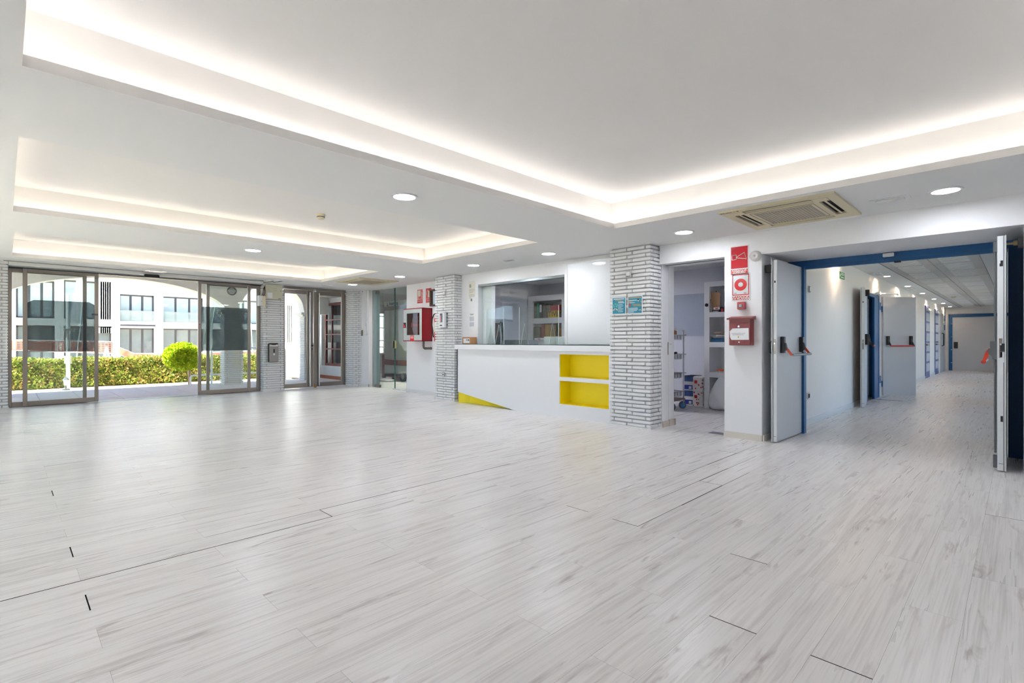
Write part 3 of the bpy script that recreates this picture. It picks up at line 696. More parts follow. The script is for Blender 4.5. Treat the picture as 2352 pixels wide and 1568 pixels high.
# ================================================================== FIRE HOSE CABINET WALL
xf, y0, y1, zb, zt_ = 6.155, 8.806, 9.508, 1.136, 1.838
hc = thing('fire_hose_cabinet', 'red fire hose cabinet with grey glazed door on white wall', 'fire hose cabinet', (6.29, (y0 + y1) / 2, zb))
mb = MB().box(6.17, 6.42, y0, y0 + .012, zb, zt_).box(6.17, 6.42, y1 - .012, y1, zb, zt_).box(6.17, 6.42, y0, y1, zb, zb + .012).box(6.17, 6.42, y0, y1, zt_ - .012, zt_).box(6.40, 6.42, y0, y1, zb, zt_)
mb.build('case', CABRED, hc)
GD = mat('grey_green_metal', '#b9c2c0', .4)
wy0, wz0 = fX(963.5, 769, xf); wy1, wz1 = fX(934, 720, xf)
dr = MB().box(xf, 6.172, y0 + .004, wy0, zb + .02, zt_ - .02).box(xf, 6.172, wy1, y1 - .012, zb + .02, zt_ - .02).box(xf, 6.172, wy0, wy1, zb + .02, wz0).box(xf, 6.172, wy0, wy1, wz1, zt_ - .02).build('door', GD, hc)
MB().box(xf + .001, 6.172, y0, y0 + .004, zb, zt_).box(xf + .001, 6.172, y1 - .012, y1, zb, zt_).box(xf + .001, 6.172, y0, y1, zb, zb + .02).box(xf + .001, 6.172, y0, y1, zt_ - .02, zt_).build('door_surround', CABRED, hc)
B('glass_pane', glass('cabinet_glass', '#d8c8c8', .07), dr, xf + .006, xf + .009, wy0, wy1, wz0, wz1)
yc = fX(958, 745, 6.2)[0]; zc = (wz0 + wz1) / 2
MB().ring((6.20, yc, zc), (1, 0, 0), .08, .215, .025, 40).build('reel_disc', mat('reel_red', '#8c2f35', .45), hc, smooth=True)
MB().cyl((6.20, yc, zc), (6.24, yc, zc), .08, 24).build('reel_hub', MATS['reel_red'], hc); MB().ring((6.225, yc, zc), (1, 0, 0), .10, .19, .14, 32).build('hose', mat('hose_dark', '#3a2528', .7), hc, smooth=True)
B('nozzle', mat('bright_red', '#d8262c', .4), hc, 6.18, 6.205, wy0 - .02, wy0 + .27, zc - .045, zc + .005); B('valve', MATS['bright_red'], hc, 6.176, 6.205, wy0 + .26, wy0 + .36, zc - .07, zc + .03, b=.01)
text('ON', .05, (6.1755, wy0 + .31, zc - .02), (0, 0, 1), (0, 1, 0), WHITEP, hc)
MB().tube([(6.198, yc - .07 + .04 * math.cos(a_ / 5), zc + .11 + .05 * math.sin(a_ / 5)) for a_ in range(-6, 12)], .006, 6).build('printed_arrow', mat('pale_print', '#d9b9b9', .6), hc)
ylk = (wy1 + y1) / 2; B('latch', BLACK, dr, xf - .006, xf, ylk - .04, ylk + .045, zc - .075, zc + .04)
MB().poly([(xf - .008, ylk - .035, zc - .06), (xf - .008, ylk + .04, zc - .06), (xf - .008, ylk + .04, zc + .03), (xf - .008, ylk + .0, zc - .02)], (.002, 0, 0)).build('latch_mark', MATS['bright_red'], dr)
sy0, sz0 = fX(951, 781, xf); sy1, sz1 = fX(942, 770.5, xf)
B('sticker', MATS['bright_red'], dr, xf - .002, xf, sy0, sy1, sz0 - .01, sz1)
for k in range(2): B('text_line', WHITEP, dr, xf - .003, xf - .0018, sy0 + .015, sy1 - .015, sz1 - .03 - k * .025, sz1 - .02 - k * .025)
# pipe below
t = thing('water_pipe', 'grey elbow water pipe below the fire hose cabinet', 'pipe', (6.3, 8.85, .85))
PIPE = mat('grey_pipe', '#6d6c66', .4, metal=.3); PC = mat('copper_joint', '#9a6a4a', .4, metal=.6)
yp = 8.84; zp = fX(985, 800, 6.3)[1]
MB().tube([(6.22, yp, zb + .01), (6.22, yp, zp + .05), (6.225, yp, zp + .02), (6.25, yp, zp), (6.28, yp, zp), (6.42, yp, zp)], .024, 12).build('pipe_run', PIPE, t, smooth=True)
MB().cyl((6.40, yp, zp), (6.42, yp, zp), .03, 12).build('flange', PC, t); MB().cyl((6.22, yp, zp + .06), (6.22, yp, zp + .075), .028, 12).build('collar', PC, t); MB().cyl((6.27, yp, zp), (6.285, yp, zp), .028, 12).build('collar', PC, t)
# hose sign and extinguisher sign
def wall_sign(name, label, p0, p1, X):
    (ya, za), (yb, zb_) = fX(*p0, X), fX(*p1, X)
    t = thing(name, label, 'sign', (X, (ya + yb) / 2, zb_)); B('plate', RED, t, X, X + .004, yb, ya, zb_, za); return t, ya, yb, za, zb_
t, ya, yb, za, zb_ = wall_sign('fire_hose_sign', 'red hose reel sign left of the extinguisher sign above hose cabinet', (958.5, 665.5), (970.5, 695.5), 6.415)
X = 6.4142; hgt = za - zb_; wd = ya - yb; CRM = mat('cream_print', '#d9d3c0', .6)
B('pictogram', CRM, t, X, X + .0006, yb + wd * .36, ya - wd * .08, zb_ + hgt * .50, za - hgt * .06); B('pictogram', CRM, t, X, X + .0006, yb + wd * .08, yb + wd * .17, zb_ + hgt * .36, za - hgt * .30)
B('pictogram', CRM, t, X, X + .0006, yb + wd * .03, yb + wd * .22, za - hgt * .30, za - hgt * .24); B('pictogram', CRM, t, X, X + .0006, ya - wd * .2, ya - wd * .1, zb_ + hgt * .34, zb_ + hgt * .5)
B('divider', CRM, t, X, X + .0006, yb, ya, zb_ + hgt * .28, zb_ + hgt * .31); text('MANGUERA', wd * .18, (X, (ya + yb) / 2, zb_ + hgt * .14), RX, UZ, CRM, t, sx=.9)
t, ya, yb, za, zb_ = wall_sign('extinguisher_sign', 'red extinguisher sign beside the wooden notice board', (978, 662.5), (990.5, 694), 6.415)
hgt = za - zb_; wd = ya - yb; yc = (ya + yb) / 2
B('pictogram', CRM, t, X, X + .0006, yc - wd * .2, yc + wd * .1, zb_ + hgt * .36, za - hgt * .18, b=.0002)
MB().tube([(X, yc, za - hgt * .16), (X, yc + wd * .12, za - hgt * .12), (X, yc + wd * .28, za - hgt * .22), (X, yc + wd * .3, za - hgt * .4), (X, yc + wd * .22, za - hgt * .56)], .006, 6).build('pictogram', CRM, t)
B('divider', CRM, t, X, X + .0006, yb, ya, zb_ + hgt * .24, zb_ + hgt * .27); text('EXTINTOR', wd * .17, (X, yc, zb_ + hgt * .12), RX, UZ, CRM, t, sx=.9)
# notice board
ya, za = fX(988, 665, 6.36); zb_ = fX(988, 703.5, 6.36)[1]
t = thing('notice_board', 'dark wood framed notice board half hidden by the brick pillar', 'notice board', (6.39, ya - .25, zb_))
yb = ya - .42
MB().box(6.34, 6.42, ya - .035, ya, zb_, za).box(6.34, 6.42, yb, yb + .035, zb_, za).box(6.34, 6.42, yb + .035, ya - .035, zb_, zb_ + .035).box(6.34, 6.42, yb + .035, ya - .035, za - .035, za).build('frame', BROWN, t)
B('board', mat('pale_blue_board', '#c4d8e4', .6), t, 6.405, 6.42, yb + .035, ya - .035, zb_ + .035, za - .035)
B('pinned_note', mat('pink_paper', '#e8d8dc', .7), t, 6.402, 6.405, ya - .26, ya - .17, za - .22, za - .1); B('pinned_note', mat('blue_paper', '#4a86ad', .7), t, 6.402, 6.405, ya - .28, ya - .22, za - .4, za - .25)
# extinguisher
t = thing('fire_extinguisher', 'red fire extinguisher with black hose hung behind the brick pillar', 'fire extinguisher', (6.31, 8.50, 1.2))
ze0 = fX(996, 771, 6.31)[1]; ze1 = fX(996, 722, 6.31)[1]
MB().lathe((6.33, 8.50, ze0 - .12), [(.06, 0), (.07, .02), (.07, ze1 - ze0 + .02), (.05, ze1 - ze0 + .07), (.02, ze1 - ze0 + .10), (.02, ze1 - ze0 + .13)], 20).build('cylinder', mat('extinguisher_red', '#c51f22', .3), t, smooth=True)
MB().lathe((6.33, 8.50, ze0 + .08), [(.0712, 0), (.0712, .2)], 20).build('label_band', mat('label_cream', '#d7d2c4', .6), t, smooth=True)
B('valve', BLACK, t, 6.31, 6.35, 8.46, 8.54, ze1 + .0, ze1 + .05)
MB().tube([(6.33, 8.53, ze1 + .03), (6.31, 8.60, ze1 - .0), (6.29, 8.635, ze1 - .10), (6.28, 8.63, ze1 - .22), (6.28, 8.60, ze1 - .34), (6.28, 8.585, ze0), (6.28, 8.57, ze0 - .03)], .012, 8).build('hose', BLACK, t, smooth=True)
# ================================================================== ON THE PILLARS
def outlet(name, label, p, X, w_, h_, kind):
    y, z = fX(*p, X)
    t = thing(name, label, 'switch' if kind == 'switch' else 'socket', (X, y, z - h_ / 2))
    B('plate', CHROME, t, X - .018, X, y - w_ / 2, y + w_ / 2, z - h_ / 2, z + h_ / 2, b=.004)
    if kind == 'switch':
        B('rocker', WHITEP, t, X - .024, X - .017, y - w_ * .36, y + w_ * .36, z - h_ * .30, z + h_ * .34, b=.003)
        B('slot', BLACK, t, X - .0195, X - .0178, y - w_ * .4, y + w_ * .4, z - h_ * .40, z - h_ * .32)
    else:
        B('insert', WHITEP, t, X - .020, X - .017, y - w_ * .36, y + w_ * .36, z - h_ * .36, z + h_ * .36, b=.002)
        MB().cyl((X - .021, y, z), (X - .019, y, z), min(w_, h_) * .22, 14).build('hole', BLACK, t)
outlet('light_switch', 'chrome switch high on the brick pillar left of the counter', (1021.5, 673.5), 6.013, .075, .085, 'switch')
outlet('wall_socket', 'chrome socket low on the brick pillar left of the counter', (1019.5, 860), 6.013, .075, .085, 'socket')
outlet('light_switch', 'chrome switch above the blue posters on the near brick pillar', (1444.5, 629.5), 5.893, .08, .085, 'switch')
# white call unit on pillar C
y0, zt = fX(1019.5, 717.5, 5.93); y1, zb = fX(1007, 752, 5.93)
t = thing('wall_unit', 'white wall unit with dark display on the brick pillar beside the counter', 'wall unit', (5.97, (y0 + y1) / 2, zb))
B('body', WHITEP, t, 5.93, 5.985, y0, y1, zb, zt, b=.006); B('back_plate', mat('grey_plastic', '#9fa3a4', .5), t, 5.985, 6.014, y0 - .01, y1 + .005, zb - .015, zt + .01)
B('display', mat('dark_display', '#2b3036', .15), t, 5.927, 5.931, y0 + .05, y1 - .05, zb + .10, zt - .015); B('label_strip', mat('pink_print', '#b07a86', .6), t, 5.9262, 5.9272, y0 + .075, y0 + .12, zb + .11, zt - .05)
B('plate', BLACK, t, 5.927, 5.931, y0 + .055, y1 - .045, zb + .03, zb + .05)
for k in range(4): B('clip', BLACK, t, 5.99, 6.008, y0 - .016, y0 - .008, zb + .04 + k * .07, zb + .06 + k * .07)
# posters on pillar D
BLU = mat('teal_print', '#1f88a4', .55); WPR = mat('white_print', '#e6eef0', .6); OPR = mat('orange_print', '#d9a23c', .6)
def poster(label, p0, p1, lines, X=5.886):
    (ya, za), (yb, zb_) = fX(*p0, X), fX(*p1, X)
    t = thing('poster', label, 'poster', (X, (ya + yb) / 2, zb_)); B('sheet', PAPER, t, X, X + .0025, yb, ya, zb_, za)
    m_ = .012; B('print', BLU, t, X - .0006, X + .0004, yb + m_, ya - m_, zb_ + m_, za - m_)
    W_, Hh = ya - yb, za - zb_
    for (u, v, s_, tx, mm, al) in lines:
        L_ = tx * W_; y_ = ya - u * W_ + (L_ / 2 if al == 'CENTER' else 0)
        B('text_line', mm, t, X - .0008, X - .0002, y_ - L_, y_, zb_ + v * Hh - s_ * .3, zb_ + v * Hh + s_ * .3)
    return t, ya, yb, za, zb_, W_, Hh
SKN = mat('skin_print', '#f0d8c0', .6); TPR = mat('light_teal_print', '#58b8b0', .6)
t, ya, yb, za, zb_, W_, Hh = poster('left teal hygiene poster with praying hands on the near brick pillar', (1405.5, 683), (1438, 721.5),
    [(.5, .88, .017, 0.75, WPR, 'CENTER'), (.5, .80, .013, 0.51, OPR, 'CENTER'), (.45, .72, .011, 0.37, WPR, 'LEFT'), (.45, .66, .012, 0.44, WPR, 'LEFT'),
     (.45, .56, .010, 0.31, WPR, 'LEFT'), (.45, .48, .010, 0.36, WPR, 'LEFT'), (.45, .40, .010, 0.23, WPR, 'LEFT'), (.45, .32, .010, 0.36, WPR, 'LEFT'), (.45, .24, .010, 0.31, WPR, 'LEFT'), (.45, .16, .010, 0.34, WPR, 'LEFT')])
for dy, zz in ((0, .62), (.035, .55), (-.03, .55), (.02, .46), (-.02, .46)): MB().cyl((5.8852, ya - W_ * .25 + dy, zb_ + Hh * zz), (5.8848, ya - W_ * .25 + dy, zb_ + Hh * zz), .014, 12).build('bubble', TPR, t)
for s in (-1, 1): MB().poly([(5.8848, ya - W_ * .25, zb_ + Hh * .36), (5.8848, ya - W_ * .25 + s * .012, zb_ + Hh * .36), (5.8848, ya - W_ * .25 + s * .05, zb_ + Hh * .24), (5.8848, ya - W_ * .25 + s * .02, zb_ + Hh * .24)], (.0005, 0, 0)).build('hand', SKN, t)
t, ya, yb, za, zb_, W_, Hh = poster('right teal hygiene poster with sneezing head on the near brick pillar', (1441.5, 680), (1476, 720),
    [(.5, .89, .015, 0.82, OPR, 'CENTER'), (.08, .75, .013, 0.54, WPR, 'LEFT'), (.08, .69, .013, 0.27, OPR, 'LEFT'), (.08, .62, .012, 0.41, WPR, 'LEFT'),
     (.3, .51, .013, 0.57, OPR, 'LEFT'), (.4, .44, .012, 0.53, OPR, 'LEFT'), (.08, .32, .012, 0.59, WPR, 'LEFT'), (.08, .25, .012, 0.62, WPR, 'LEFT'), (.08, .18, .012, 0.56, WPR, 'LEFT'), (.08, .11, .012, 0.34, WPR, 'LEFT')])
MB().cyl((5.885, ya - W_ * .72, zb_ + Hh * .74), (5.8846, ya - W_ * .72, zb_ + Hh * .74), .014, 14).build('head', SKN, t); MB().cyl((5.8849, ya - W_ * .71, zb_ + Hh * .78), (5.8843, ya - W_ * .71, zb_ + Hh * .78), .011, 12).build('hair', BLACK, t)
B('bin_mark', mat('brick_print', '#b4513a', .6), t, 5.8846, 5.8852, ya - W_ * .22, ya - W_ * .1, zb_ + Hh * .42, zb_ + Hh * .56)
for s in (-1, 1): MB().poly([(5.8848, ya - W_ * .84, zb_ + Hh * .24), (5.8848, ya - W_ * .84 + s * .006, zb_ + Hh * .24), (5.8848, ya - W_ * .84 + s * .024, zb_ + Hh * .17), (5.8848, ya - W_ * .84 + s * .01, zb_ + Hh * .17)], (.0005, 0, 0)).build('hand', SKN, t)
B('cup_mark', OPR, t, 5.8846, 5.8852, ya - W_ * .93, ya - W_ * .88, zb_ + Hh * .62, zb_ + Hh * .68)

# ================================================================== RECEPTION COUNTER
CF = 5.96; cy0, cy1 = 4.0, 7.405
c = thing('reception_counter', 'white reception counter with yellow niches and slanted yellow base', 'counter', (6.1, 5.7, 0))
NY0, NY1 = 4.053, 4.946; ND = 0.262
ysl = 5.893                               # the slanted lower edge meets the floor here
mb = MB()
mb.box(CF, CF + .02, cy0, NY0, .0, .992).box(CF, CF + .02, NY0, NY1, 0, .191).box(CF, CF + .02, NY0, NY1, .544, .601).box(CF, CF + .02, NY0, NY1, .944, .992)
mb.poly([(CF, NY1, 0), (CF, ysl, 0), (CF, cy1, .204), (CF, cy1, .992), (CF, NY1, .992)], (.02, 0, 0))
mb.box(CF, 6.2, cy1 - .02, cy1, .204, .992)
mb.build('front_panel', COUNTER, c)
for z0, z1, nm in ((.191, .544, 'niche'), (.601, .944, 'niche')):
    MB().box(CF + ND, CF + ND + .01, NY0, NY1, z0, z1).box(CF + .0205, CF + ND, NY0 - .01, NY0 + .001, z0, z1).box(CF + .0205, CF + ND, NY1 - .001, NY1 + .01, z0, z1).box(CF + .0205, CF + ND, NY0, NY1, z0 - .01, z0 + .001).box(CF + .0205, CF + ND, NY0, NY1, z1 - .001, z1 + .01).build(nm, YEL, c)
MB().box(CF + .10, CF + .12, ysl - .1, cy1 - .25, 0, .26).box(CF + .02, CF + .12, cy1 - .022, cy1 - .02, .0, .26).poly([(CF + .02, cy1 - .02, 0), (CF + .02, cy1 - .02, .26), (CF + .12, cy1 - .25, .26), (CF + .12, cy1 - .25, 0)], (.005, 0.005, 0)).build('yellow_plinth', YEL, c)
B('worktop', COUNTER, c, CF - .035, 6.2, cy0 - .0, cy1 + .035, .990, 1.078, b=.003)
B('glass_top', GTOP, c, CF - .033, 6.2, cy0, cy1 + .035, 1.078, 1.088, b=.002)
CT = 1.088
# cardboard parcel
(ya, za), (yb, zb_) = fX(1062, 774, 6.02), fX(1079.5, 789, 6.02)
yr = fX(1089, 780, 6.16)[0]
t = thing('cardboard_parcel', 'small cardboard parcel with shipping label on the left end of the counter', 'box', (6.09, (ya + yb) / 2, CT))
xq = yb * (1 + (1089 - CX) / F) / (1 - (1089 - CX) / F)
B('carton', CARD, t, 6.02, 6.18, yb, ya, CT, za, b=.002); B('shipping_label', PAPER, t, 6.0185, 6.0202, yb + .012, ya - .03, CT + .015, za - .025)
B('barcode', DGREY, t, 6.0178, 6.0186, yb + .02, yb + .06, CT + .06, CT + .085); B('address_lines', DGREY, t, 6.0178, 6.0186, yb + .07, yb + .11, za - .06, za - .045)
# notices left of the hatch
def notice(name, label, p0, p1, X=6.198, m_=PAPER):
    (ya, za), (yb, zb_) = fX(*p0, X), fX(*p1, X); t = thing(name, label, 'notice', (X, (ya + yb) / 2, zb_)); B('sheet', m_, t, X - .0015, X + .0015, yb, ya, zb_, za); return t, ya, yb, za, zb_
t, ya, yb, za, zb_ = notice('first_aid_notice', 'cream first aid notice with green cross high left of the hatch', (1076.5, 646.5), (1091, 681), m_=mat('cream_paper', '#e7e4d9', .7))
B('green_square', mat('safety_green', '#2f7d58', .6), t, 6.1955, 6.197, ya - .07, ya - .025, za - .115, za - .06); B('cross', PAPER, t, 6.195, 6.196, ya - .05, ya - .045, za - .11, za - .065); B('cross', PAPER, t, 6.195, 6.196, ya - .065, ya - .03, za - .09, za - .085)
for k, L_ in enumerate((.15, .15, .13, .10, 0, .13, .15, .13, .05)):
    if L_: B('text_line', mat('grey_print', '#b4b3a9', .7), t, 6.1958, 6.1966, ya - .022 - L_, ya - .022, za - .155 - k * .02, za - .148 - k * .02)
t, ya, yb, za, zb_ = notice('printed_notice', 'white printed notice with two grey panels beside the hatch', (1076.5, 718), (1091, 756))
B('text_line', DGREY, t, 6.1958, 6.1966, yb + .03, ya - .03, za - .034, za - .026); B('text_line', DGREY, t, 6.1958, 6.1966, yb + .05, ya - .05, za - .048, za - .041)
GPR = mat('pale_grey_print', '#c3c8ce', .7); B('grey_panel', GPR, t, 6.195, 6.197, yb + .03, ya - .03, za - .16, za - .075); B('grey_panel', GPR, t, 6.195, 6.197, yb + .03, ya - .03, za - .26, za - .18)
y, z = fX(1083, 688.5, 6.198); t = thing('key_plate', 'tiny metal key plate below the cream notice', 'key plate', (6.197, y, z - .02)); B('plate', STEEL, t, 6.190, 6.2, y - .013, y + .013, z - .025, z + .025); B('slot', BLACK, t, 6.188, 6.191, y - .005, y + .005, z - .012, z + .012)
# hatch: frame, sliding glass, white screen panel
h = thing('window_2', 'reception hatch with sliding glass and grey head track', 'window', (6.25, 6.0, CT), kind='structure')
B('head_track', ALU, h, 6.21, 6.33, 5.036, 7.10, 2.145, 2.185); B('side_reveal', WALL, h, 6.205, 6.335, 7.09, 7.101, CT, 2.185)
B('side_post', WALL, h, 6.33, 6.42, 6.86, 7.10, CT, 2.185); B('glass_pane', GLASS, h, 6.262, 6.268, 5.05, 6.55, CT, 2.145); B('glass_pane', GLASS, h, 6.286, 6.292, 5.9, 7.09, CT, 2.145)
B('right_post', WHITEP, h, 6.195, 6.335, 5.0, 5.037, CT, 2.185)
(ya, za), (yb, zb_) = fX(1303.5, 607, 6.15), fX(1400, 789, 6.15)
t = thing('roller_screen', 'glossy white panel closing the right half of the reception hatch', 'screen', (6.16, (ya + yb) / 2, CT))
B('panel', mat('glossy_white_panel', '#eef1f4', .06, spec=.6), t, 6.15, 6.158, 4.0, ya, CT + .004, za); B('frame_strip', WHITEP, t, 6.14, 6.165, ya, ya + .03, CT, za + .01); B('frame_strip', WHITEP, t, 6.14, 6.165, 4.0, ya, za, za + .012)
# acrylic shields on the counter
def shield(label, ya, yb, x, zt):
    t = thing('acrylic_shield', label, 'shield', (x, (ya + yb) / 2, CT), group='clear shields on the counter')
    B('sheet', ACRYL, t, x, x + .004, yb, ya, CT + .001, zt)
    B('edge', mat('acrylic_edge', '#dfe6e6', .15), t, x - .001, x + .005, yb - .003, yb + .003, CT, zt); B('edge', MATS['acrylic_edge'], t, x - .001, x + .005, ya - .003, ya + .003, CT, zt)
    for y in (yb + .12, ya - .12):
        f = MB().poly([(x - .09, y, CT), (x + .09, y, CT), (x + .012, y, CT + .34), (x - .008, y, CT + .34)], (0, .004, 0)).build('foot', ACRYL, t)
        MB().tube([(x - .09, y, CT), (x - .002, y, CT + .34), (x + .09, y, CT)], .003, 6).build('foot_edge', MATS['acrylic_edge'], f)
shield('clear acrylic shield at the right of the counter before the shelves', fX(1193, 760, 6.10)[0], fX(1283, 760, 6.10)[0], 6.10, fX(1283, 700, 6.10)[1])
shield('clear acrylic shield at the left of the counter near the parcel', fX(1117, 760, 6.12)[0], fX(1157, 760, 6.12)[0], 6.12, fX(1150, 707, 6.12)[1])
y0_, y1_ = fX(1250, 790, 6.26)[0], fX(1296, 790, 6.26)[0]
# reception desk things
dk = thing('reception_desk', 'low white desk behind the reception hatch', 'desk', (6.75, 6.2, 0))
B('top', WHITEP, dk, 6.36, 7.05, 4.3, 7.9, .72, .76, b=.004)
for yy in (4.35, 7.85): B('side_panel', WHITEP, dk, 6.38, 7.03, yy - .02, yy + .02, 0, .72)
def on_desk(name, label, cat, px0, px1, py0, X, dx, m_, extra=None):
    ya, zt = fX(px0, py0, X); yb = fX(px1, py0, X)[0]
    t = thing(name, label, cat, (X, (ya + yb) / 2, .76)); B('body', m_, t, X, X + dx, yb, ya, .762, zt, b=.006); return t, ya, yb, zt
t, ya, yb, zt = on_desk('computer_screen', 'black computer screen edge behind the left of the hatch', 'screen', 1131, 1146, 773, 6.6, .04, BLACK); B('stand', BLACK, t, 6.64, 6.75, (ya + yb) / 2 - .05, (ya + yb) / 2 + .05, .76, .95)
t, ya, yb, zt = on_desk('printer', 'dark grey printer low behind the reception glass', 'printer', 1158, 1207, 780.5, 6.65, .35, mat('printer_grey', '#5c6166', .5)); B('paper_tray', BLACK, t, 6.62, 6.66, yb + .05, ya - .05, .9, .92)
t, ya, yb, zt = on_desk('white_case', 'white desktop monitor back behind the right of the hatch', 'monitor', 1249, 1298, 773, 6.45, .10, WHITEP); B('cable_clip', BLACK, t, 6.44, 6.452, yb + .24, yb + .31, .99, 1.0); B('stand', WHITEP, t, 6.48, 6.52, yb + .15, ya - .15, .76, .80)
ch = thing('office_chair', 'black office chair with high curved back behind the reception glass', 'chair', (7.4, 7.3, 0))
CHX = 7.22
yc, zc = fX(1155, 740, CHX)
MB().tube([(CHX, yc, .55), (CHX + .02, yc - .02, .8), (CHX, yc + .01, 1.05), (CHX - .04, yc - .05, 1.25), (CHX - .05, yc - .02, fX(1155, 741, CHX)[1]), (CHX, yc + .06, fX(1155, 741, CHX)[1] + .01)], .022, 8).build('back_spine', BLACK, ch, smooth=True)
B('backrest', mat('brown_mesh', '#6b4638', .8), ch, CHX - .06, CHX - .03, yc + .04, yc + .36, 1.12, fX(1155, 741, CHX)[1], b=.01)
B('seat', BLACK, ch, CHX - .1, CHX + .42, yc - .08, yc + .38, .45, .53, b=.03); MB().cyl((CHX + .2, yc + .15, .1), (CHX + .2, yc + .15, .45), .03, 12).build('gas_lift', CHROME, ch)
for k in range(5):
    a = k * 2 * math.pi / 5; MB().tube([(CHX + .2, yc + .15, .11), (CHX + .2 + .28 * math.cos(a), yc + .15 + .28 * math.sin(a), .06)], .02, 8).build('leg', BLACK, ch); MB().cyl((CHX + .19 + .28 * math.cos(a), yc + .15 + .28 * math.sin(a), .03), (CHX + .22 + .28 * math.cos(a), yc + .15 + .28 * math.sin(a), .03), .03, 12).build('caster', BLACK, ch)
# shelf unit with binders behind hatch
XS = 8.55
def shelf_unit(label, ya, yb, X, depth, zb, zt, boards, st=.06, bt=.07):
    t = thing('shelf_unit', label, 'shelf', (X + depth / 2, (ya + yb) / 2, zb))
    B('side_panel', WHITEP, t, X, X + depth, ya - st, ya, zb, zt); B('side_panel', WHITEP, t, X, X + depth, yb, yb + st, zb, zt)
    B('top_board', WHITEP, t, X, X + depth, yb + st, ya - st, zt - bt, zt); B('back_panel', WHITEP, t, X + depth - .015, X + depth, yb + st, ya - st, zb, zt - bt)
    for z in boards: B('shelf_board', WHITEP, t, X, X + depth - .015, yb + st, ya - st, z - bt, z)
    return t
zs_ = lambda py: fX(1250, py, XS)[1]
sA, sB = fX(1212, 740, XS)[0], fX(1298, 740, XS)[0] - .05
shelf_unit('white shelf unit full of binders seen through the reception hatch', sA, sB, XS, .40, 0, zs_(678), (zs_(730), zs_(781), .45), st=.15, bt=.12)
def binder(label, px0, px1, pyt, board, m_, lab=None, X=XS + .03, d=.26, name='ring_binder', cat='binder', tl=None, grp='binders on the office shelves'):
    ya = fX(px0, 740, X)[0]; yb = fX(px1, 740, X)[0]; z0 = zs_(board) + .001; zt = fX(px0, pyt, X)[1]
    t = thing(name, label, cat, (X + d / 2, (ya + yb) / 2, z0), group=grp); B('cover', m_, t, X, X + d, yb + .002, ya - .002, z0, zt, b=.004)
    if lab: B('spine_label', lab, t, X - .002, X + .001, yb + .015, ya - .015, z0 + (zt - z0) * .40, z0 + (zt - z0) * .92)
    if tl: text(tl[0], tl[1], (X - .003, (ya + yb) / 2, z0 + (zt - z0) * tl[2]), RX, UZ, tl[3], t, depth=.0004, bold=.002)
    return t
mottle = mat('mottled_black_card', '#34352f', .7, noise=.5, nscale=90); PG = mat('binder_green', '#117a55', .5); BK = mat('binder_black', '#16171b', .5)
binder('black marbled box file left of the green binder', 1226, 1233, 697, 730, mottle); binder('bright green ring binder on the upper shelf', 1233, 1238, 696, 730, PG)
binder('black ring binder with white spine label on the upper shelf', 1238.5, 1245, 697, 730, BK, lab=PAPER); binder('brown box file right of the labelled binder', 1246, 1254, 697.5, 730, mat('dark_taupe', '#4a4438', .7))
binder('grey green box file on the upper shelf', 1254.5, 1261, 701, 730, mat('grey_green_card', '#6b6a55', .7))
binder('yellow carton with black capital letters on the upper shelf', 1259, 1281, 714, 730, mat('yellow_carton', '#d8b318', .6), name='yellow_carton', cat='box', tl=('TIVI', .16, .5, BLACK), X=XS - .0)
binder('flat red box lying above the yellow carton', 1264, 1286, 701, 714.2, mat('red_card', '#a8383a', .6), name='red_box', cat='box', X=XS + .06)
binder('black telephone on the right of the upper shelf', 1284, 1291, 716, 730, BK, name='desk_phone', cat='phone', X=XS + .05)
binder('olive green box file on the lower shelf', 1219, 1225, 753, 781, mat('olive_card', '#6e6a20', .6)); binder('dark olive ring binder on the lower shelf', 1225, 1240, 751, 781, mat('dark_olive_card', '#474a2a', .6))
binder('red patterned folder on the lower shelf', 1243, 1251, 745, 781, mat('red_pattern_card', '#7c4034', .7, noise=.5, nscale=60)); binder('amber patterned folder on the lower shelf', 1251.5, 1261, 745, 781, mat('amber_pattern_card', '#94742a', .7, noise=.5, nscale=60))
binder('small framed photo with orange sky on the lower shelf', 1285, 1291, 752, 781, mat('orange_print_card', '#a97a34', .6, noise=.4, nscale=15), name='framed_photo', cat='photo', d=.03)
binder('white printed game box lying on the lower shelf', 1227, 1249, 776, 781, PAPER, name='game_box', cat='box', tl=('madre', .035, .5, RED), X=XS - .03, d=.055)
# ================================================================== OFFICE SEEN THROUGH THE DOORWAY
XO = 8.45
oa, ob = fX(1617.5, 780, XO)[0], 2.56
zo = lambda py: fX(1640, py, XO)[1]
shelf_unit('tall white shelf unit at the right inside the office doorway', oa, ob, XO, .5, 0, zo(646), (zo(716.5), zo(785.5), zo(855), .13), st=.09, bt=.085)
# clipboards
def tilted(name, label, cat, px0, px1, pt, pbm, m_, X, d, extra=None):
    ya, za = fX(px0, pt, X); yb = fX(px1, pbm, X)[0]; zb_ = zo(716.5) + .001; t = thing(name, label, cat, (X, (ya + yb) / 2, zb_)); o = MB().poly([(X, ya - .03, zb_), (X, yb, zb_), (X, yb - .02, za - .03), (X, yb + .03, za - .0), (X, ya - .0, za)], (d, 0, 0)).build('board', m_, t); return t, ya, yb, za, zb_
t, ya, yb, za, zb_ = tilted('clipboard', 'tall brown clipboard leaning on the top office shelf', 'clipboard', 1632, 1652, 671, 716, mat('hardboard', '#b08a66', .7, noise=.05, nscale=20), XO + .06, .006)
MB().cyl((XO + .05, ya - .1, za - .01), (XO + .05, ya - .1, za + .02), .006, 8).build('clip', BLACK, t)
t, ya, yb, za, zb_ = tilted('clipboard', 'small clipboard with black clip sticking out of the top office shelf', 'clipboard', 1624, 1629.5, 684, 716, CARD, XO + .02, .008)
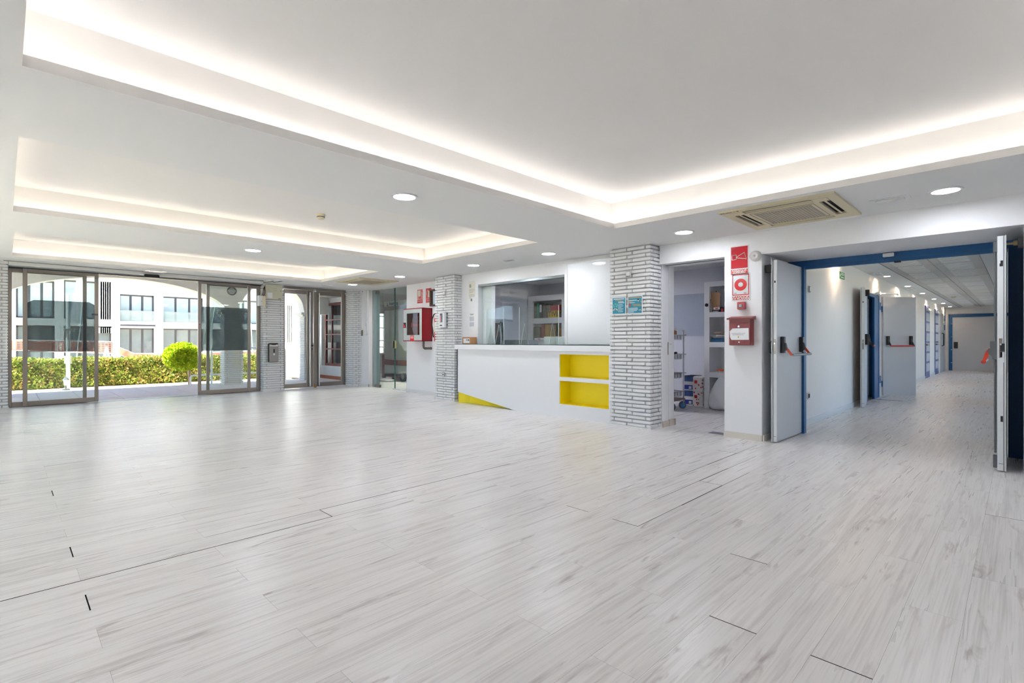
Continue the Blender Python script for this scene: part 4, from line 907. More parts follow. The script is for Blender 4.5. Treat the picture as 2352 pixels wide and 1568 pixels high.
MB().ball((XO, ya - .0, (za + zb_) / 2), .03, 12, 8, (1, 1, 1)).build('bulldog_clip', BLACK, t); MB().cyl((XO - .01, ya - .05, (za + zb_) / 2), (XO + .01, ya - .05, (za + zb_) / 2), .02, 10).build('clip_ring', CHROME, t)
def on_shelf(name, label, cat, px0, px1, pt, pbm, m_, X=XO + .03, d=.3, b=.004):
    ya, za = fX(px0, pt, X); yb = fX(px1, pt, X)[0]; zb_ = zo(pbm) + .001; t = thing(name, label, cat, (X + d / 2, (ya + yb) / 2, zb_)); B('body', m_, t, X, X + d, yb, ya, zb_, za, b=b); return t, ya, yb, za, zb_
t, ya, yb, za, zb_ = on_shelf('hole_punch', 'black hole punch on the top office shelf beside the clipboard', 'hole punch', 1635, 1652, 711, 716.5, BLACK, d=.1); B('base_strip', ALU, t, XO + .02, XO + .03, yb + .02, ya - .02, zb_, zb_ + .02)
t, ya, yb, za, zb_ = on_shelf('white_carton', 'small white and red carton on the top office shelf', 'box', 1639, 1653, 706, 711, PAPER, d=.25); B('red_mark', RED, t, XO + .028, XO + .031, ya - .08, ya - .03, zb_ + .01, za - .01)
t, ya, yb, za, zb_ = on_shelf('black_carton', 'dark carton with red tab at the right of the top office shelf', 'box', 1654, 1668, 705, 716.5, BK, d=.25); B('red_tab', RED, t, XO + .028, XO + .031, ya - .05, ya - .02, zb_ + .005, za - .03)
t, ya, yb, za, zb_ = on_shelf('blue_tray', 'blue paper tray on the middle office shelf', 'tray', 1634, 1668, 777, 785, mat('tray_blue', '#1d5a86', .5), d=.32)
p = MB()
for k in range(5):
    z = za + .004 + k * .008; p.poly([(XO - .03 + .01 * k, ya + .03 - .03 * k, z + .06 - .01 * k), (XO - .03 + .01 * k, ya - .08, z), (XO - .03, yb - .02, z + .01), (XO + .3, yb - .02, z + .01), (XO + .3, ya - .02, z + .02)], (0, 0, .002))
tag(p.build('paper_stack', PAPER), 'curled white papers heaped on the blue tray', 'papers')
tag(MB().poly([(XO + .02, fX(1641, 764, XO + .02)[0], zo(764.5)), (XO + .02, fX(1668, 764, XO)[0], zo(763)), (XO + .3, fX(1668, 764, XO)[0], zo(763)), (XO + .3, fX(1641, 764, XO + .02)[0], zo(764))], (0, 0, .012)).build('cardboard_sheet', CARD), 'brown cardboard sheet lying on top of the papers', 'cardboard')
t, ya, yb, za, zb_ = on_shelf('plastic_tray', 'flat clear tray with an orange pen on the lower office shelf', 'tray', 1640, 1668, 851.5, 855, mat('grey_clear_plastic', '#c9ccd0', .3), d=.25)
MB().cyl((XO + .03, fX(1645, 849, XO)[0], za + .015), (XO + .05, fX(1660, 849, XO)[0], za + .015), .016, 10).build('orange_pen', mat('orange_plastic', '#f2662e', .4), t)
# plastic bags
def bag(label, cx_, cy_, base, wx, wy, hgt, m_, red=False, seed=1):
    rr = random.Random(seed); n = 22; prof = [(.55, 0), (.92, .05), (1.0, .2), (.95, .42), (.8, .6), (.55, .78), (.28, .92), (.14, 1.0)]; v = []
    for r, z in prof:
        for i in range(n):
            a = 2 * math.pi * i / n; q = r * (1 + .10 * math.sin(5 * a + z * 9 + seed) + .07 * math.sin(9 * a - z * 14) + rr.uniform(-.05, .05)); v.append((cx_ + q * wx * math.cos(a) + .04 * z, cy_ + q * wy * math.sin(a), base + z * hgt))
    m = len(prof); f = [tuple(range(n)), tuple(range((m - 1) * n, m * n))]
    for k in range(m - 1):
        for i in range(n): f.append((k * n + i, k * n + (i + 1) % n, (k + 1) * n + (i + 1) % n, (k + 1) * n + i))
    t = thing('plastic_bag', label, 'bag', (cx_, cy_, base)); o = MB().add(v, f).build('bag_body', m_, t); md = o.modifiers.new('sub', 'SUBSURF'); md.levels = 1; md.render_levels = 2
    o.data.polygons.foreach_set('use_smooth', [True] * len(o.data.polygons))
    for s in (-1, 1): MB().tube([(cx_ + .04, cy_ + s * .03, base + hgt * .96), (cx_ + .04, cy_ + s * .09, base + hgt * 1.12), (cx_ + .04, cy_ + s * .04, base + hgt * 1.16), (cx_ + .04, cy_ + s * .01, base + hgt * 1.0)], .008, 6).build('handle', m_, t)
    if red: MB().ball((cx_ - wx * .75, cy_ + wy * .3, base + hgt * .12), .08, 10, 8, (.5, 1, .6)).build('red_contents', mat('faded_red', '#c9898c', .6), t)
BAGW = mat('white_bag_plastic', '#e7e8ea', .35); BAGG = mat('grey_bag_plastic', '#c4c5c9', .35)
yb1 = fX(1648, 900, XO + .1)[0]; bag('grey knotted plastic bag on the bottom office shelf', XO + .24, yb1, .132, .14, .15, zo(868) - .13, BAGG, True, 3)
xb2, yb2 = fZ(1652, 938); bag('large white plastic bag on the floor before the office shelves', xb2 - .13, yb2 - .08, 0.0, .16, .20, .56, BAGW, False, 8)
# boxes of paper and patterned gift boxes
def stack():
    X = 8.62; ya = fX(1570, 900, X)[0]; ym = fX(1593.5, 900, X)[0]; yb = fX(1617, 900, X)[0] + .005
    hh = fX(1590, 863, X)[1]; hb = hh / 2 - .002; NB = mat('box_navy', '#2c4675', .5); LB = mat('label_navy', '#1d2f86', .5)
    for k, lb in enumerate(('lower blue and white paper carton beside the gift boxes', 'upper blue lidded paper carton beside the gift boxes')):
        z0 = k * (hb + .002); t = thing('paper_carton', lb, 'box', (X + .15, (ya + ym) / 2, z0)); B('carton', PAPER, t, X, X + .32, ym, ya, z0, z0 + hb, b=.003)
        B('lid', NB, t, X - .006, X + .325, ym + .001, ya + .005, z0 + hb * .62, z0 + hb, b=.003); B('label', LB, t, X - .003, X + .001, ym + .02, ya - .02, z0 + hb * .08, z0 + hb * .38)
        B('barcode', PAPER, t, X - .005, X - .002, ym + .04, ym + .09, z0 + hb * .12, z0 + hb * .3)
    m = bpy.data.materials.new('gift_pattern'); m.use_nodes = True; nt = m.node_tree; bs = nt.nodes['Principled BSDF']; g = nt.nodes.new('ShaderNodeNewGeometry')
    vo = nt.nodes.new('ShaderNodeTexVoronoi'); vo.inputs['Scale'].default_value = 24; nt.links.new(g.outputs['Position'], vo.inputs['Vector'])
    cr = nt.nodes.new('ShaderNodeValToRGB'); cr.color_ramp.interpolation = 'CONSTANT'; e = cr.color_ramp.elements; e[0].position = 0; e[0].color = lin('#b3202c'); e[1].position = .45; e[1].color = lin('#e9dcd3')
    for ps, co in ((.2, '#2d2a2c'), (.32, '#c98c6a')):
        q = e.new(ps); q.color = lin(co)
    sp = nt.nodes.new('ShaderNodeSeparateColor'); nt.links.new(vo.outputs['Color'], sp.inputs[0]); nt.links.new(sp.outputs[0], cr.inputs[0])
    lt = nt.nodes.new('ShaderNodeMath'); lt.operation = 'LESS_THAN'; lt.inputs[1].default_value = .36; nt.links.new(vo.outputs['Distance'], lt.inputs[0])
    mx = nt.nodes.new('ShaderNodeMix'); mx.data_type = 'RGBA'; mx.inputs[6].default_value = lin('#efebe8'); nt.links.new(lt.outputs[0], mx.inputs[0]); nt.links.new(cr.outputs[0], mx.inputs[7]); nt.links.new(mx.outputs[2], bs.inputs['Base Color'])
    for k, lb in enumerate(('lower red and white patterned gift box by the shelves', 'upper red and white patterned gift box by the shelves')):
        z0 = k * (hb - .004); t = thing('gift_box', lb, 'box', (X + .12, (ym + yb) / 2, z0)); B('carton', m, t, X - .04, X + .26, yb, ym - .004, z0, z0 + hb - .006, b=.003); B('red_tag', RED, t, X - .043, X - .039, yb + .10, yb + .15, z0 + hb * .55, z0 + hb * .75)
stack()
# service cart
def cart():
    xw, yw = fZ(1574, 938); X = xw - .02; y0 = yw + .02
    t = thing('service_cart', 'chrome wire service cart with blue wheels inside the office doorway', 'cart', (X, y0 + .35, 0))
    x0, x1, ya, yb = X - .44, X, y0, y0 + .75
    zz = [fX(1574, py, X)[1] for py in (769, 813, 856, 898)]; ztop = fX(1570, 758, X)[1]
    for (x, y) in ((x1, ya), (x1, yb), (x0, ya), (x0, yb)): MB().cyl((x, y, .16), (x, y, ztop), .013, 12).build('post', CHROME, t, smooth=True)
    for k, z in enumerate(zz):
        mb = MB().tube([(x0 - .03, ya, z), (x1 + .03, ya, z)], .007, 6).tube([(x0 - .03, yb, z), (x1 + .03, yb, z)], .007, 6).tube([(x0, ya - .05, z), (x0, yb, z)], .007, 6).tube([(x1, ya - .05, z), (x1, yb, z)], .007, 6)
        bs_ = mb.build('basket_rim', CHROME, t)
        B('basket', mat('pale_grey_plastic', '#d3d6d9', .4), t, x0 + .015, x1 - .015, ya + .02, yb - .02, z - .085, z - .005, b=.01)
        rb = MB()
        for i in range(6): rb.box(x0 + .012, x0 + .016, ya + .08 + i * .11, ya + .085 + i * .11, z - .07, z)
        for i in range(4): rb.box(x0 + .06 + i * .1, x0 + .065 + i * .1, ya + .015, ya + .02, z - .07, z)
        rb.build('rib', DGREY, t)
    MB().tube([(x0, ya, ztop), (x1, ya, ztop)], .012, 8).tube([(x0, yb, ztop), (x1, yb, ztop)], .012, 8).tube([(x1, ya, ztop), (x1, yb, ztop)], .012, 8).tube([(x0, ya, ztop), (x0, yb, ztop)], .012, 8).build('top_rail', CHROME, t, smooth=True)
    B('base_frame', mat('brown_grey_metal', '#8a7a70', .5, metal=.4), t, x0 - .02, x1 + .02, ya - .02, yb + .02, .15, .18, b=.004)
    for (x, y) in ((x1, ya), (x0 + .06, ya), (x1, yb), (x0 + .06, yb)):
        w_ = MB().ring((x - .02, y - .0, .064), (.5, .85, 0), .045, .064, .03, 24).build('tyre', DGREY, t, smooth=True); MB().cyl((x - .02, y, .064), (x - .02 + .013, y + .022, .064), .045, 20).build('wheel_disc', mat('wheel_blue', '#1f7fc4', .4), t); MB().cyl((x - .024, y - .006, .064), (x - .0, y + .03, .064), .014, 12).build('hub', CHROME, t)
        B('fork', CHROME, t, x - .035, x - .005, y - .012, y - .004, .06, .155)
    z = zz[0]
    q = thing('tape_rolls', 'two rolls of brown parcel tape in the top basket of the cart', 'tape', (x0 + .2, ya + .1, z)); MB().ring((x0 + .22, ya + .08, z), (0, 0, 1), .03, .06, .05, 20).build('roll', CARD, q); MB().ring((x0 + .22, ya + .08, z + .051), (0, 0, 1), .03, .06, .05, 20).build('roll', mat('tan_tape', '#c08a58', .4), q)
    q = thing('cleaning_cloth', 'white cloth and black bottle in the second basket of the cart', 'cloth', (x0 + .2, ya + .2, zz[1])); MB().ball((x0 + .25, ya + .2, zz[1] + .04), .1, 14, 8, (1.2, 1, .9)).build('cloth', PAPER, q, smooth=True); MB().cyl((x0 + .3, ya + .08, zz[1] + .02), (x0 + .38, ya + .1, zz[1] + .02), .02, 10).build('bottle', BLACK, q)
cart()
# office door: pocket latch, head track, glass edge
d = thing('door_9', 'open sliding glass door of the office with green glass edge', 'door', (6.3, 2.53, 0), kind='structure')
B('glass_edge', GEDGE, d, 6.15, 6.16, 2.515, 2.523, 0.0, 2.15); B('head_track', DGREY, d, 6.26, 6.29, 2.515, 3.36, 2.150, 2.156); B('floor_guide', mat('aluminium_worn', '#8a8690', .4, metal=.6), d, 6.20, 6.34, 2.53, 2.75, 0.0, .003)
zl = fY(1535, 800, 3.36)[1]; B('latch_plate', STEEL, d, 6.322, 6.338, 3.353, 3.361, zl - .085, zl + .085, b=.003); MB().cyl((6.36, 3.355, zl + .06), (6.38, 3.33, zl + .06), .004, 8).build('latch_hook', CHROME, d)
# ================================================================== SIGNS ON THE RIGHT WALL
X = 6.121
def fire_sign(name, label, p0, p1, body):
    (ya, za), (yb, zb_) = fX(*p0, X), fX(*p1, X); t = thing(name, label, 'sign', (X, (ya + yb) / 2, zb_)); B('plate', mat('glossy_sign_white', '#e4e6e4', .12), t, X, X + .004, yb - .012, ya + .006, zb_ - .012, za + .012); return t, ya, yb, za, zb_
SRED = mat('glossy_sign_red', '#bd0f22', .12); SWH = mat('glossy_sign_white', '#e4e6e4', .12)
t, ya, yb, za, zb_ = fire_sign('alarm_sounder_sign', 'red and white sign reading avisador sonoro with a horn', (1679, 568.5), (1717.5, 626), None)
W_, Hh = ya - yb, za - zb_; q = X - .0006
B('red_field', SRED, t, q, X, yb, ya, zb_ + Hh * .19, za); B('caption_field', mat('sign_orange_red', '#c22417', .12), t, q, X, yb, ya, zb_, zb_ + Hh * .155)
def bar(t, pts, th, m_): MB().tube([(q - .0004, ya - u * W_, zb_ + v * Hh) for u, v in pts + pts[:1]], th, 4).build('horn_outline', m_, t)
bar(t, [(.06, .52), (.32, .53), (.32, .70), (.06, .69)], .0045, SWH); bar(t, [(.35, .585), (.92, .52), (.80, .76), (.35, .625)], .0045, SWH)
text('AVISADOR', .036, (q - .0002, (ya + yb) / 2, zb_ + Hh * .108), RX, UZ, SWH, t, bold=.0006); text('SONORO', .034, (q - .0002, (ya + yb) / 2, zb_ + Hh * .045), RX, UZ, SWH, t, bold=.0006)
t, ya, yb, za, zb_ = fire_sign('alarm_button_sign', 'white sign reading pulsador de alarma with a red ring', (1682, 632), (1720.5, 687.5), None)
W_, Hh = ya - yb, za - zb_
MB().box(q, X, yb, ya, za - Hh * .035, za).box(q, X, yb, ya, zb_ + Hh * .185, zb_ + Hh * .22).box(q, X, yb, yb + W_ * .05, zb_ + Hh * .185, za).box(q, X, ya - W_ * .05, ya, zb_ + Hh * .185, za).build('red_border', SRED, t); B('field', mat('sign_pale_grey', '#cfd6d6', .12), t, q + .0002, X, yb + W_ * .05, ya - W_ * .05, zb_ + Hh * .22, za - Hh * .035)
MB().ring((q - .0006, (ya + yb) / 2, zb_ + Hh * .60), (1, 0, 0), W_ * .145, W_ * .37, .0008, 36).build('red_ring', mat('ring_red', '#cc1620', .12), t)
B('caption_field', MATS['sign_orange_red'], t, q, X, yb, ya, zb_, zb_ + Hh * .155)
text('PULSADOR', .036, (q - .0002, (ya + yb) / 2, zb_ + Hh * .112), RX, UZ, SWH, t, bold=.0006); text('DE ALARMA', .036, (q - .0002, (ya + yb) / 2, zb_ + Hh * .045), RX, UZ, SWH, t, bold=.0006)
for u in (.10, .68):
    for k in range(3): B('small_print', SRED, t, q - .0003, X, ya - W_ * (u + .16), ya - W_ * u, zb_ + Hh * (.245 + .018 * k), zb_ + Hh * (.253 + .018 * k))
# sounder
y, z = fX(1732.5, 587, 6.08); t = thing('alarm_sounder', 'round clear white alarm sounder beside the horn sign', 'alarm', (6.1, y, z - .06))
MB().lathe((6.125, y, z), [(.062, 0), (.062, -.015), (.056, -.02), (.054, -.045), (.04, -.055), (.03, -.05), (.012, -.05), (.010, -.058), (.002, -.058)], 28, 'X').build('body', mat('pale_clear_plastic', '#dcdad6', .15), t, smooth=True); MB().ring((6.083, y, z), (1, 0, 0), .03, .036, .004, 24).build('inner_ring', CHROME, t, smooth=True); MB().cyl((6.064, y, z), (6.07, y, z), .007, 10).build('screw', CHROME, t)
# call point
(ya, za), (yb, zb_) = fX(1692.5, 693.5, 6.07), fX(1709.5, 709.5, 6.07)
t = thing('alarm_call_point', 'small red alarm call point below the two fire signs', 'alarm button', (6.1, (ya + yb) / 2, zb_)); CP = mat('call_point_red', '#b5434b', .35)
B('body', CP, t, 6.07, 6.125, yb - .002, ya, zb_, za, b=.006); B('window', mat('grey_window', '#5b5c58', .2), t, 6.067, 6.071, yb + .018, ya - .012, zb_ + .02, za - .028)
for k in range(2): B('text_line', PAPER, t, 6.0662, 6.0672, yb + .03, ya - .024, (za + zb_) / 2 - .010 + k * .014, (za + zb_) / 2 - .004 + k * .014)
# letter box
xm = 6.01; (ya, za), (yb, zb_) = fX(1674.5, 733, xm), fX(1723.5, 793, xm)
t = thing('letter_box', 'maroon metal letter box with a torn paper note on white wall', 'letter box', (6.07, (ya + yb) / 2, zb_))
B('body', MAIL, t, xm, 6.125, yb, ya, zb_, za, b=.004)
zr = fX(1674, 729.5, xm)[1] + .008
MB().poly([(xm - .02, ya + .02, za - .004), (xm - .02, ya + .02, za + .010), (6.125, ya + .02, za + .035), (6.125, ya + .02, za - .004)], (0, yb - ya - .04, 0)).build('roof', MAIL, t)
B('flap_ridge', MAIL, t, xm - .006, xm + .001, yb + .02, ya - .012, za - .048, za - .038, b=.002); B('flap_ridge', MAIL, t, xm - .003, xm + .001, yb + .01, ya - .005, za - .052, za - .049); B('bottom_ridge', MAIL, t, xm - .005, xm + .001, yb + .02, ya - .02, zb_ + .008, zb_ + .014, b=.002)
yl, zl = fX(1697, 749.5, xm); MB().lathe((xm, yl, zl), [(.014, 0), (.014, -.006), (.009, -.010), (.002, -.010)], 18, 'X').build('lock', CHROME, t, smooth=True); B('keyway', BLACK, t, xm - .012, xm - .0095, yl - .001, yl + .001, zl - .006, zl + .006)
hw = lambda px, py: (xm - .0012, *fX(px, py, xm))
nt_ = MB().poly([hw(1682.5, 754), hw(1719.5, 753), hw(1720, 780), hw(1680, 780.5), hw(1677, 774), hw(1676, 761), hw(1679, 757.5)], (.001, 0, 0)).build('paper_note', PAPER, t)
MB().poly([hw(1682.8, 754.2), hw(1679, 757.5), hw(1676, 761), hw(1680.5, 758.5)], (-.004, 0, 0)).build('curled_corner', PAPER, nt_)
y1, z1 = fX(1696, 765.5, xm); text('POLITE BOARDING HOUSE', .0125, (xm - .0022, y1, z1), RX, UZ, mat('ink_grey', '#6d7178', .7), nt_, depth=.0003); text('RECOMMENDATIONS', .0125, (xm - .0022, y1, z1 - .016), RX, UZ, MATS['ink_grey'], nt_, depth=.0003)
MB().cyl((xm - .0022, y1, z1 - .042), (xm - .0014, y1, z1 - .042), .009, 14).build('orange_logo', mat('logo_amber', '#d39a35', .6), nt_)
for px in (1685.5, 1697.5, 1710.5):
    y, z = fX(px, 785.5, xm); MB().cyl((xm - .002, y, z), (xm + .002, y, z), .006, 12).build('vent_hole' if px != 1697.5 else 'screw', BLACK if px != 1697.5 else CHROME, t)

# ================================================================== FIRE DOORS
def frame_T(hx, hy, ex, ey, flip):
    """leaf space: x from hinge to free edge, -y towards the bar side, z up"""
    d = Vector((ex - hx, ey - hy, 0)); n = Vector((-d.y, d.x, 0)).normalized() * flip; d.normalize()
    return Matrix(((d.x, n.x, 0, hx), (d.y, n.y, 0, hy), (0, 0, 1, 0), (0, 0, 0, 1)))
def leaf(name, label, hx, hy, ex, ey, flip, zt, barc, armc, thick=.05, hz=1.02, edge=True, bar=True, z0=.012, hinge=True):
    W_ = math.hypot(ex - hx, ey - hy); T = frame_T(hx, hy, ex, ey, flip)
    t = thing(name, label, 'fire door', (hx, hy, z0), kind='structure')
    def P(nm, m_, *a, b=0, parent=t): return MB(T).box(*a, b=b).build(nm, m_, parent)
    P('leaf', DOORG, 0, W_ - .001, 0, thick, z0, zt, b=.002)
    if edge:
        e = P('edge_strip', DOOREDGE, W_ - .002, W_ + .001, .004, thick - .004, z0, zt); P('rebate_skin', DOOREDGE, W_ - .02, W_ + .016, thick, thick + .006, z0, zt + .004)
        P('seal', DGREY, W_ + .0005, W_ + .0016, thick - .012, thick - .008, z0, zt)
        lk = P('lock_plate', STEEL, W_ + .0005, W_ + .003, .012, .034, 1.00, 1.17, b=.001, parent=e); P('bolt', CHROME, W_ + .002, W_ + .012, .017, .029, 1.11, 1.125, parent=e); P('bolt_hole', BLACK, W_ + .0008, W_ + .0018, .016, .030, 1.80, 1.825, parent=e); P('scuff', mat('chipped_paint', '#8d8a86', .7), W_ + .0005, W_ + .0013, .01, .04, .07, .075, parent=e)
    if bar:
        pb = MB(T)
        for k, x in enumerate((W_ - .10, .10)):
            P('bar_housing', BLACK, x - .045, x + .005, -.045, 0, hz - .02, hz + .165, b=.004)
            MB(T).poly([(x - .04, -.045, hz + .10), (x - .04, -.045, hz + .0), (x - .04, -.07, hz + .02), (x - .04, -.055, hz + .09)], (.03, 0, 0)).build('bar_bracket', DGREY, t)
            MB(T).poly([(x - .035, -.06, hz + .05), (x - .035, -.075, hz + .03), (x - .035, -.125, hz - .045), (x - .035, -.105, hz - .05), (x - .035, -.06, hz + .01)], (.022, 0, 0)).build('bar_arm', armc, t)
        MB(T).cyl((W_ - .135, -.115, hz - .04), (.06, -.115, hz - .04), .015, 14).build('push_bar', barc, t, smooth=True)
    if hinge:
        for z in (.25, zt - .25): MB(T).cyl((-.012, thick * .5, z - .06), (-.012, thick * .5, z + .06), .012, 10).build('hinge', BLUE, t)
    return t, T, W_
BARS = mat('bar_grey_metal', '#8d8f93', .3, metal=.9); ORED = mat('orange_red_plastic', '#c83a22', .35)
tl, T, W_ = leaf('door_10', 'left grey fire door with panic bar standing open beside the letter box wall', 6.995, 1.918, 6.135, 1.930, -1, 2.058, BARS, ORED, thick=.05, hz=1.03)
MB(T).tube([(W_ - .07, .05, 1.16), (W_ - .07, .10, 1.13), (W_ - .07, .10, 1.02), (W_ - .07, .05, .99)], .012, 8).build('pull_handle', BLACK, tl, smooth=True)
tr_, T, W_ = leaf('door_11', 'right grey fire door edge on at the right of the corridor opening', 7.02, 0.146, 6.175, 0.146, 1, 2.066, BARS, ORED, thick=.052, edge=True, bar=False)
GH = mat('grey_hardware', '#5b5f61', .4)
MB(T).poly([(W_ - .06, 0, .985), (W_ - .06, -.03, .985), (W_ - .06, -.032, 1.01), (W_ - .06, -.045, 1.02), (W_ - .06, -.065, 1.055), (W_ - .06, -.045, 1.085), (W_ - .06, -.045, 1.145), (W_ - .06, 0, 1.145)], (.05, 0, 0)).build('bar_housing', GH, tr_)
MB(T).poly([(W_ - .05, -.052, 1.085), (W_ - .05, -.075, 1.05), (W_ - .05, -.098, .965), (W_ - .05, -.082, .955), (W_ - .05, -.06, 1.0), (W_ - .05, -.045, 1.06)], (.03, 0, 0)).build('bar_arm', ORED, tr_)
MB(T).ring((W_ - .055, -.088, .96), (1, 0, 0), .009, .017, .04, 18).build('bar_end', ORED, tr_, smooth=True); MB(T).cyl((W_ - .06, -.088, .96), (.08, -.088, .96), .010, 12).build('push_bar', BARS, tr_)
MB(T).cyl((W_ - .03, -.012, 0.16), (W_ - .03, -.012, 1.93), .009, 10).build('vertical_rod', GH, tr_); MB(T).box(W_ - .05, W_ - .01, -.026, 0, 1.93, 2.02, b=.003).build('top_latch', GH, tr_); MB(T).box(W_ - .05, W_ - .01, -.026, 0, .03, .14, b=.003).build('bottom_latch', GH, tr_)
MB(T).box(W_ + .001, W_ + .004, .020, .048, 1.055, 1.125).build('missing_lock_hole', BLACK, tr_); MB(T).box(W_ + .0005, W_ + .003, .020, .044, .96, 1.05).build('blank_plate', DOOREDGE, tr_)
for z in (1.8, .44): MB(T).box(W_ + .0005, W_ + .003, .022, .038, z, z + .05).build('bolt_hole', BLACK, tr_)
bf = thing('door_12', 'dark blue steel frame around the corridor opening', 'door frame', (7.02, 1.0, 0), kind='structure')
B('lintel', BLUE, bf, 7.0, 7.09, -.02, 2.08, 2.066, 2.136); B('lintel_lip', BLUE, bf, 7.01, 7.05, .09, 1.89, 2.030, 2.068); B('jamb', BLUE, bf, 7.0, 7.09, 1.892, 2.08, 0, 2.068); B('jamb', BLUE, bf, 7.0, 7.09, -.02, .086, 0, 2.068)
yq, zq = fX(2038, 589, 6.98); B('door_selector', WHITEP, bf, 6.96, 7.0, yq - .06, yq + .04, 2.085, 2.125, b=.004); B('striker', BLACK, bf, 6.99, 7.02, yq - .12, yq - .06, 2.015, 2.032)
# electromagnets
t = thing('door_magnet', 'black electromagnet holding the left fire door to the reveal', 'magnet', (6.22, 2.04, 1.9)); B('body', BLACK, t, 6.20, 6.27, 2.0, 2.08, 1.93, 2.02, b=.004); MB().cyl((6.235, 1.985, 1.975), (6.235, 2.0, 1.975), .025, 14).build('plate', DGREY, t)
t = thing('door_magnet', 'brown electromagnet with metal rod behind the right fire door', 'magnet', (6.24, 0.0, 1.95)); B('body', BLACK, t, 6.20, 6.28, -.02, .018, 1.955, 2.045, b=.004); MB().cyl((6.24, .018, 2.0), (6.24, .045, 2.0), .022, 14).build('collar', mat('brass_dull', '#8d7d5d', .35, metal=.8), t); MB().cyl((6.24, .045, 2.0), (6.24, .09, 2.0), .010, 10).build('rod', MATS['brass_dull'], t)
# ================================================================== CORRIDOR THINGS
def yface(px, py, Yc=2.058): return fY(px, py, Yc)
(xa, za), (xb, zb_) = yface(1927.5, 622.5), yface(1939, 638.5)
t = thing('exit_sign', 'green exit sign high on the corridor left wall', 'sign', ((xa + xb) / 2, 2.055, zb_ - .03)); za_, zb2 = 2.262, 2.15
B('plate', mat('exit_green', '#2f8a45', .5), t, xa, xb, 2.052, 2.06, zb2, za_); B('border', PAPER, t, xa - .012, xb + .012, 2.055, 2.06, zb2 - .01, za_ + .01)
text('SALIDA', .065, ((xa + xb) / 2 + .03, 2.0515, (za_ + zb2) / 2 + .022), RY, UZ, PAPER, t); B('text_line', PAPER, t, (xa + xb) / 2 - .06, (xa + xb) / 2 + .12, 2.0515, 2.053, (za_ + zb2) / 2 - .04, (za_ + zb2) / 2 - .018)
MB().poly([(xa + .02, 2.0515, (za_ + zb2) / 2), (xa + .06, 2.0515, (za_ + zb2) / 2 + .03), (xa + .06, 2.0515, (za_ + zb2) / 2 - .03)], (0, .0005, 0)).build('arrow', PAPER, t)
for (p, nm, lb, kd) in (((1857, 664), 'light_switch', 'chrome switch on the corridor wall just past the left fire door', 1), ((1855.5, 909), 'wall_socket', 'chrome socket low on the corridor wall past the left fire door', 0)):
    x, z = yface(*p); t = thing(nm, lb, 'switch' if kd else 'socket', (x, 2.05, z - .04)); B('plate', CHROME, t, x - .04, x + .04, 2.042, 2.06, z - .045, z + .045, b=.004); B('rocker' if kd else 'insert', WHITEP if kd else BLACK, t, x - .022, x + .022, 2.035, 2.043, z - .025, z + .03, b=.003)
# side fire doors
bf = thing('door_13', 'blue frame of the open double fire door along the corridor', 'door frame', (12.0, 2.06, 0), kind='structure')
BL2 = BLUE
B('jamb', BL2, bf, 11.42, 11.48, 2.03, 2.2, 0, 2.06); B('jamb', BL2, bf, 12.14, 12.62, 2.035, 2.07, 0, 2.06); B('jamb', BL2, bf, 12.56, 12.62, 2.03, 2.2, 0, 2.06); B('head', BL2, bf, 11.42, 12.62, 2.03, 2.2, 2.0, 2.06)
BLKARM = mat('black_arm', '#1c1c1f', .4); RBAR = mat('red_push_bar', '#c03a38', .35)
a_, T, W_ = leaf('door_14', 'corridor fire door leaf folded back against the left wall edge on', 11.36, 2.02, 10.42, 1.885, -1, 2.06, RBAR, BLKARM, thick=.055, hz=1.10)
MB(T).box(W_ - .30, W_ - .24, -.06, 0, 1.93, 2.04, b=.004).build('closer', BLACK, a_)
a_, T, W_ = leaf('door_15', 'corridor fire door leaf swung out with a red panic bar', 12.93, 2.015, 13.40, 1.535, 1, 2.055, RBAR, BLKARM, thick=.05, hz=1.08, edge=False)
c_ = thing('door_closer', 'white overhead closer arm above the swung out corridor fire door', 'door closer', (12.8, 2.0, 2.07)); MB().tube([(12.5, 2.02, 2.10), (12.95, 1.78, 2.10), (13.12, 1.80, 2.10)], .012, 6).build('arm', WHITEP, c_); B('body', WHITEP, c_, 12.4, 12.65, 1.99, 2.05, 2.07, 2.13)
for z in (.28, 1.78): B('hinge', BL2, bf, 12.62, 12.78, 2.03, 2.06, z, z + .15)
# glazed corridor doors
PLB = mat('slate_blue_frame', '#6a6f9a', .5)
for (px0, px1, lb) in ((2124.5, 2134, 'nearer glazed corridor door with pale panes and blue glazing bars'), (2146.5, 2154, 'farther glazed corridor door with pale panes and blue glazing bars')):
    x0, x1 = yface(px0, 780)[0], yface(px1, 780)[0]; t = thing('door_16' if px0 < 2140 else 'door_17', lb, 'door', ((x0 + x1) / 2, 2.05, 0), kind='structure')
    B('leaf', PLB, t, x0, x1, 2.04, 2.06, 0, 2.22); n = 6
    for k in range(n):
        z = .20 + k * .31; B('pane', mat('pale_door_pane', '#dfe6ee', .25), t, x0 + (x1 - x0) * .12, x1 - (x1 - x0) * .16, 2.032, 2.041, z, z + .25)
    MB().cyl((x0 + .1, 2.02, 1.02), (x0 + .28, 2.0, 1.02), .02, 10).build('handle', mat('brass_handle', '#8c7440', .3, metal=.9), t); B('closer', WHITEP, t, x0 + .1, x1, 1.98, 2.04, 2.08, 2.14)
(xa, za), (xb, zb_) = yface(2158, 722), yface(2168, 853)
t = thing('door_18', 'plain grey corridor door with a dark pull handle near the far end', 'door', ((xa + xb) / 2, 2.05, 0), kind='structure'); B('leaf', DOORG, t, xa, xb, 2.04, 2.06, 0, 2.15); MB().tube([(xa + .5, 2.04, 1.42), (xa + .5, 1.98, 1.40), (xa + .5, 1.98, .98), (xa + .5, 2.04, .96)], .02, 8).build('pull_handle', BLACK, t, smooth=True)
